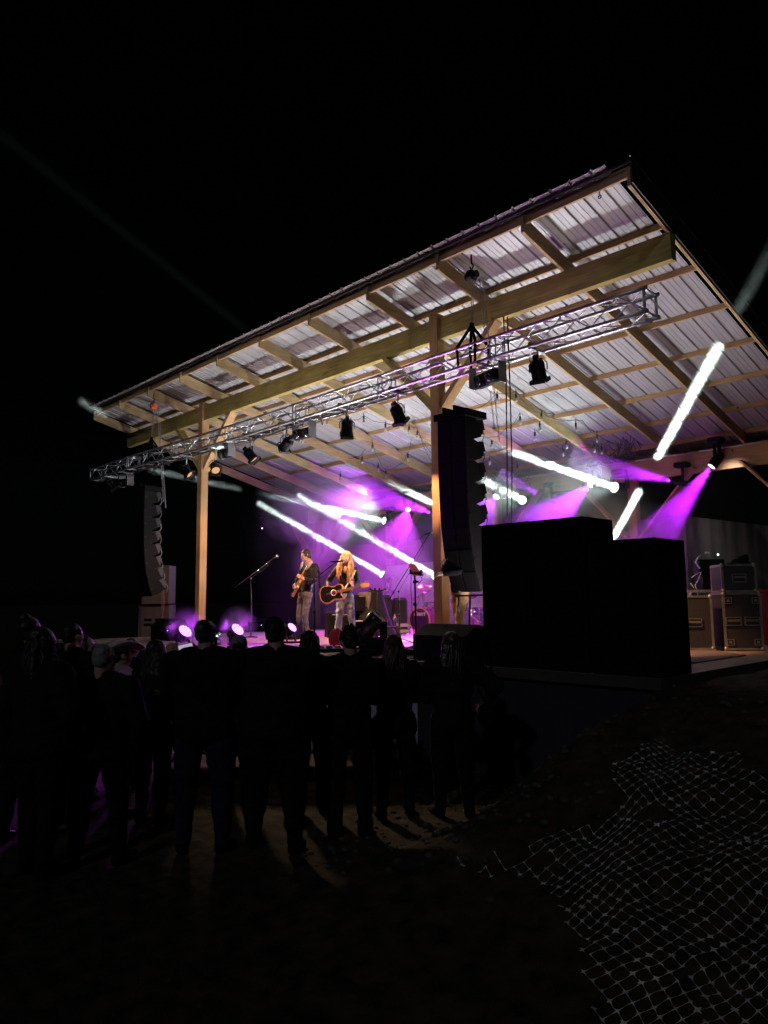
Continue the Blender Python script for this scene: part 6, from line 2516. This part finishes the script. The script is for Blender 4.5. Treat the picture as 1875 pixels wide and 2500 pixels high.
rt_, J1, HP1, _ = person('woman with long blond hair in a black blouse singing and playing a dark guitar', BAND, sl, fS, 1.70,
       dict(J=JS, fem=True, w=0.92, hair='long', hairm=HBLD, hairlen=0.42, strands=90, frontlocks=70, top=BLT, topname='blouse', legs=cloth('blue_jeans', (0.16, 0.21, 0.27)), legname='jeans', shoes=BLACK,
            flare=0.02, bulk=0.006, wr=0.010, vox=0.010, vox_skin=0.0065, vox_hair=0.009, nod=14, tilt=-14, turn=12, hem=0.93, hdR=at(808, 1458, D0 - .26) - JS['wrR'], hdL=V((0, 0, 1)) * 0.6 - RS * 0.2 + FS * 0.4, hnR=-FS, hnL=-FS * 0.4 + RS, curl=0.55))
# open neckline of bare skin
q = MB(True)
q.ell(at(843, 1391, D0 - 0.155), (0.045, 0.03, 0.07), None)
q.build('neckline', SKIN, rt_)


def guitar(name, label, c, axis, normal, scale, bodym, edgem, hole=True, kind='cut', thick=0.06, neckm=None, pg=None):
    """c: centre of the body; axis: towards the headstock; normal: out of the top"""
    ax_ = V(axis).normalized()
    nz_ = (V(normal) - ax_ * V(normal).dot(ax_)).normalized()
    ay_ = nz_.cross(ax_)
    o_ = thing(name, label, 'guitar', tuple(c), 'guitars played on the stage')
    out = [(-0.235, 0.0), (-0.225, 0.085), (-0.18, 0.145), (-0.11, 0.165), (-0.03, 0.145), (0.02, 0.118), (0.07, 0.115), (0.13, 0.135), (0.185, 0.135), (0.215, 0.10), (0.215, 0.05),
           (0.20, 0.02), (0.165, -0.03), (0.16, -0.06), (0.185, -0.10), (0.20, -0.125), (0.185, -0.14), (0.14, -0.14), (0.08, -0.125), (0.02, -0.12), (-0.03, -0.14), (-0.10, -0.160), (-0.17, -0.145), (-0.222, -0.09)]
    # smooth the outline
    pts = []
    n2 = len(out)
    for i in range(n2):
        p0, p1, p2, p3 = (V((*out[(i + k_) % n2], 0)) for k_ in (-1, 0, 1, 2))
        for t in (0, 0.34, 0.67):
            pts.append(tuple((0.5 * ((2 * p1) + (p2 - p0) * t + (2 * p0 - 5 * p1 + 4 * p2 - p3) * t * t + (-p0 + 3 * p1 - 3 * p2 + p3) * t ** 3))[:2]))
    pts = [(a_ * scale, b_ * scale) for a_, b_ in pts]
    q_ = MB()
    q_.prism(pts, c - nz_ * (thick / 2), ax_, ay_, nz_, thick)
    bo = q_.build('body', edgem, o_)
    q_ = MB()
    q_.prism([(a_ * 0.94, b_ * 0.92) for a_, b_ in pts], c + nz_ * (thick / 2 + 0.0), ax_, ay_, nz_, 0.003)
    q_.build('top', bodym, bo)
    hc = c + ax_ * (0.035 * scale) + nz_ * (thick / 2)
    if hole:
        q_ = MB(True)
        Mg = nz_.to_track_quat('Z', 'Y').to_matrix()
        q_.lathe(hc, [(0.056 * scale, 0.003), (0.056 * scale, 0.007), (0.042 * scale, 0.007), (0.042 * scale, 0.003)], 24, Mg, True)
        q_.build('rosette', mat('cream_rosette', (0.75, 0.5, 0.28), 0.4), bo)
        q_ = MB(True)
        q_.cyl(hc + nz_ * 0.003, hc + nz_ * 0.0075, 0.041 * scale, n=20)
        q_.build('sound_hole', BLACKM, bo)
    q_ = MB()
    q_.box(c - ax_ * (0.115 * scale) + nz_ * (thick / 2 + 0.007), (0.02, 0.12 * scale, 0.008), Matrix((ax_, ay_, nz_)).transposed())
    q_.build('bridge', BLACK, bo)
    q_ = MB()
    a0_ = c + ax_ * (0.10 * scale) + nz_ * (thick / 2 + 0.012)
    a1_ = c + ax_ * (0.56 * scale) + nz_ * (thick / 2 + 0.012)
    q_.bar(a0_, a1_, 0.050, 0.022, nz_)
    nk_ = q_.build('neck', neckm or mat('rosewood', (0.20, 0.09, 0.04), 0.4), o_)
    q_ = MB()
    for i in range(13):
        t = i / 13
        p_ = a0_ + (a1_ - a0_) * (1 - (1 - t) ** 0.9 * 1.0 if False else t) + nz_ * 0.012
        q_.box(p_, (0.002, 0.048, 0.002), Matrix((ax_, ay_, nz_)).transposed())
    q_.build('frets', STEEL, nk_)
    q_ = MB()
    hp_ = [(0.0, -0.022), (0.03, -0.034), (0.14, -0.040), (0.165, -0.010), (0.155, 0.020), (0.10, 0.030), (0.04, 0.040), (0.0, 0.024)]
    q_.prism(hp_, a1_ - nz_ * 0.012, ax_, ay_, nz_, 0.018)
    hs_ = q_.build('headstock', mat('orange_maple', (0.70, 0.34, 0.10), 0.35), nk_)
    for i in range(6):
        q_ = MB(True)
        p_ = a1_ + ax_ * (0.03 + 0.02 * i)
        q_.cyl(p_ + ay_ * 0.036, p_ + ay_ * 0.062, 0.006, n=6)
        q_.ell(p_ + ay_ * 0.065, (0.009, 0.009, 0.009), None, 6, 5)
        q_.cyl(p_, p_ + nz_ * 0.02, 0.004, n=6)
        q_.build('tuner', CHROME, nk_)
    q_ = MB(True)
    for i in range(6):
        off = ay_ * (0.004 * (i - 2.5) * 1.6)
        q_.tube([c - ax_ * (0.115 * scale) + nz_ * (thick / 2 + 0.013) + off, a1_ + nz_ * 0.015 + off * 0.8], 0.0009, 4)
    q_.build('strings', STEEL, o_)
    return o_


gc = at(812, 1449, D0 - 0.30)
gh = at(886, 1431, D0 - 0.42)
guitar('guitar', 'black topped cutaway guitar with orange edges held by the blond singer', gc, gh - gc, FS + V((0, 0, 0.12)), 1.0, mat('black_gloss', (0.012, 0.008, 0.006), 0.25), mat('sunburst_edge', (0.70, 0.30, 0.10), 0.35), True, thick=0.07)
q = MB(True)
q.tube([at(x, y, D0 + z) for x, y, z in ((868, 1392, -0.10), (862, 1405, -0.16), (852, 1420, -0.20), (842, 1438, -0.24), (836, 1444, -0.26))], 0.014, 6)
tag(q.build('guitar_strap', mat('pale_strap', (0.5, 0.42, 0.32), 0.7, scale=40)), 'pale patterned strap running over the shoulder of the singer', 'strap')
q = MB(True)
q.tube([at(x, y, D0 - 0.3) for x, y in ((797, 1462), (795, 1472), (789, 1478), (793, 1483), (803, 1479), (808, 1472))], 0.006, 5)
q.build('cord', CABLE, rt_)
# --- guitarist
D1 = 15.2
gl = at(744, 1560, D1)
gl = V((gl.x, gl.y, ZS))
JG = dict(pel=at(745, 1447, D1), chest=at(752, 1408, D1), neck=at(753, 1380, D1), head=at(747, 1356, D1 - 0.04),
          shL=at(767, 1388, D1 - 0.12), shR=at(741, 1386, D1 + 0.16), elL=at(766, 1420, D1 - 0.22), elR=at(727, 1414, D1 + 0.22),
          wrL=at(742, 1414, D1 - 0.30), wrR=at(721, 1430, D1 + 0.04),
          hipL=at(752, 1452, D1 - 0.08), hipR=at(739, 1452, D1 + 0.08), knL=at(745, 1504, D1 - 0.12), knR=at(730, 1506, D1 + 0.05),
          anL=V((at(750, 1556, D1 - 0.08).x, at(750, 1556, D1 - 0.08).y, ZS + 0.085)), anR=V((at(738, 1556, D1 + 0.1).x, at(738, 1556, D1 + 0.1).y, ZS + 0.085)))
fG = (-0.42, -0.90)
FG = V((-0.42, -0.90, 0)).normalized()
JK = cloth('black_jacket', (0.014, 0.014, 0.017), 0.7)
rt2, J2, HP2, _ = person('man with dark hair and glasses in a black hooded jacket looking down at his guitar', BAND, gl, fG, 1.84,
       dict(J=JG, w=0.98, hair='short', nape=True, fringe=True, hairm=HBLK, top=JK, legs=cloth('grey_jeans', (0.13, 0.13, 0.15)), legname='jeans', shoes=BLACK, bulk=0.014, wr=0.016, vox=0.010, vox_skin=0.0065, vox_hair=0.009,
            glasses=True, beard=True, nod=22, turn=8, hem=0.84, hdL=at(733, 1408, D1 - .34) - JG['wrL'], hdR=at(715, 1432, D1 - .05) - JG['wrR'], curl=0.6, legw=0.92))
q = MB(True)
hq_ = at(770, 1379, D1)
q.ell(at(766, 1382, D1 + 0.05), (0.10, 0.09, 0.05))
q.tube([at(768, 1378, D1), at(775, 1384, D1 + .02), at(779, 1400, D1 + .03), at(782, 1440, D1 + .04), at(784, 1455, D1 + .04)], [0.03, 0.045, 0.03, 0.035, 0.03], 8)
blob(q, 0.012, 4, 0.012, 12).build('hood', JK, rt2)
for (a_, b_) in (((740, 1372), (733, 1392)), ((762, 1370), (748, 1392))):
    q = MB(True)
    q.tube([at(a_[0], a_[1], D1 - 0.14), at((a_[0] + b_[0]) / 2, (a_[1] + b_[1]) / 2, D1 - 0.2), at(b_[0], b_[1], D1 - 0.17)], [0.022, 0.024, 0.008], 6)
    q.build('jacket_lining', cloth('grey_lining', (0.36, 0.34, 0.33)), rt2)
gc = at(725, 1436, D1 - 0.26)
gh = at(748, 1393, D1 - 0.62)
guitar('electric_guitar', 'yellow bodied electric guitar held edge on by the man in glasses', gc, gh - gc, V((-0.75, -0.55, 0.15)), 0.86, mat('butterscotch', (0.72, 0.42, 0.12), 0.3), mat('butterscotch', (0.72, 0.42, 0.12), 0.3), False, thick=0.05, neckm=mat('orange_maple', (0.70, 0.34, 0.10), 0.35))
q = MB(True)
q.tube([at(x, y, D1 - 0.25) for x, y in ((720, 1445), (711, 1446), (708, 1456), (712, 1463), (720, 1460))], 0.006, 5)
q.build('cord', CABLE, rt2)
# --- bass player behind the hanging speakers
bl = onz(1126, 1592, ZS)
person('person in tan trousers, seen below the hanging speaker column', BAND, bl, (-0.25, -0.97), 1.80,
       dict(w=0.98, hair='short', hairm=HBRN, top=DKS[0], legs=cloth('tan_trousers', (0.52, 0.34, 0.17)), shoes=mat('brown_leather', (0.10, 0.05, 0.03), 0.5), vox=0.010, stance=0.06, stag=0.08, handR='chest', handL='front', legw=0.95))
# --- drummer on a low seat
dl = at(1215, 1500, 18.3)
dl = V((dl.x, dl.y, ZS))
fD = V((0.2, -0.98, 0)).normalized()
rD = V((fD.y, -fD.x, 0))
JD = dict(pel=dl + V((0, 0, 0.58)), chest=dl + fD * 0.06 + V((0, 0, 0.90)), neck=dl + fD * 0.10 + V((0, 0, 1.12)), head=dl + fD * 0.13 + V((0, 0, 1.28)))
for s_, c in ((1, 'R'), (-1, 'L')):
    JD['sh' + c] = dl + fD * 0.09 + rD * (0.2 * s_) + V((0, 0, 1.07))
    JD['hip' + c] = dl + rD * (0.10 * s_) + V((0, 0, 0.56))
    JD['kn' + c] = dl + rD * (0.24 * s_) + fD * 0.42 + V((0, 0, 0.52))
    JD['an' + c] = dl + rD * (0.24 * s_) + fD * 0.40 + V((0, 0, 0.10))
JD['wrR'] = at(1176, 1484, 18.0)
JD['wrL'] = dl + fD * 0.42 - rD * 0.1 + V((0, 0, 0.75))
person('drummer in a black T-shirt reaching an arm over the drums, mostly hidden', BAND, dl, fD, 1.75,
       dict(J=JD, hair='short', hairm=HBRN, top=cloth('black_tshirt', (0.015, 0.015, 0.017)), topname='t_shirt', shortsleeve=True, legs=cloth('grey_blue_jeans', (0.10, 0.11, 0.14)), hem=0.62, vox=0.012, hdR=V((-0.5, 0.1, -0.4)), bulk=0.01))
o = thing('drum_throne', 'round black drum seat behind the kit', 'stool', (dl.x, dl.y, ZS))
q = MB(True)
q.lathe(dl + V((0, 0, 0.40)), [(0.15, 0), (0.17, 0.02), (0.17, 0.05), (0.14, 0.065)], 18)
q.build('seat', BLACK, o)
q = MB(True)
q.cyl(dl + V((0, 0, 0.1)), dl + V((0, 0, 0.41)), 0.015)
stand_base(q, dl, L_=0.22)
q.build('base', CHROME, o)

for o in bpy.data.objects:
    if '_o' in o:
        del o['_o']
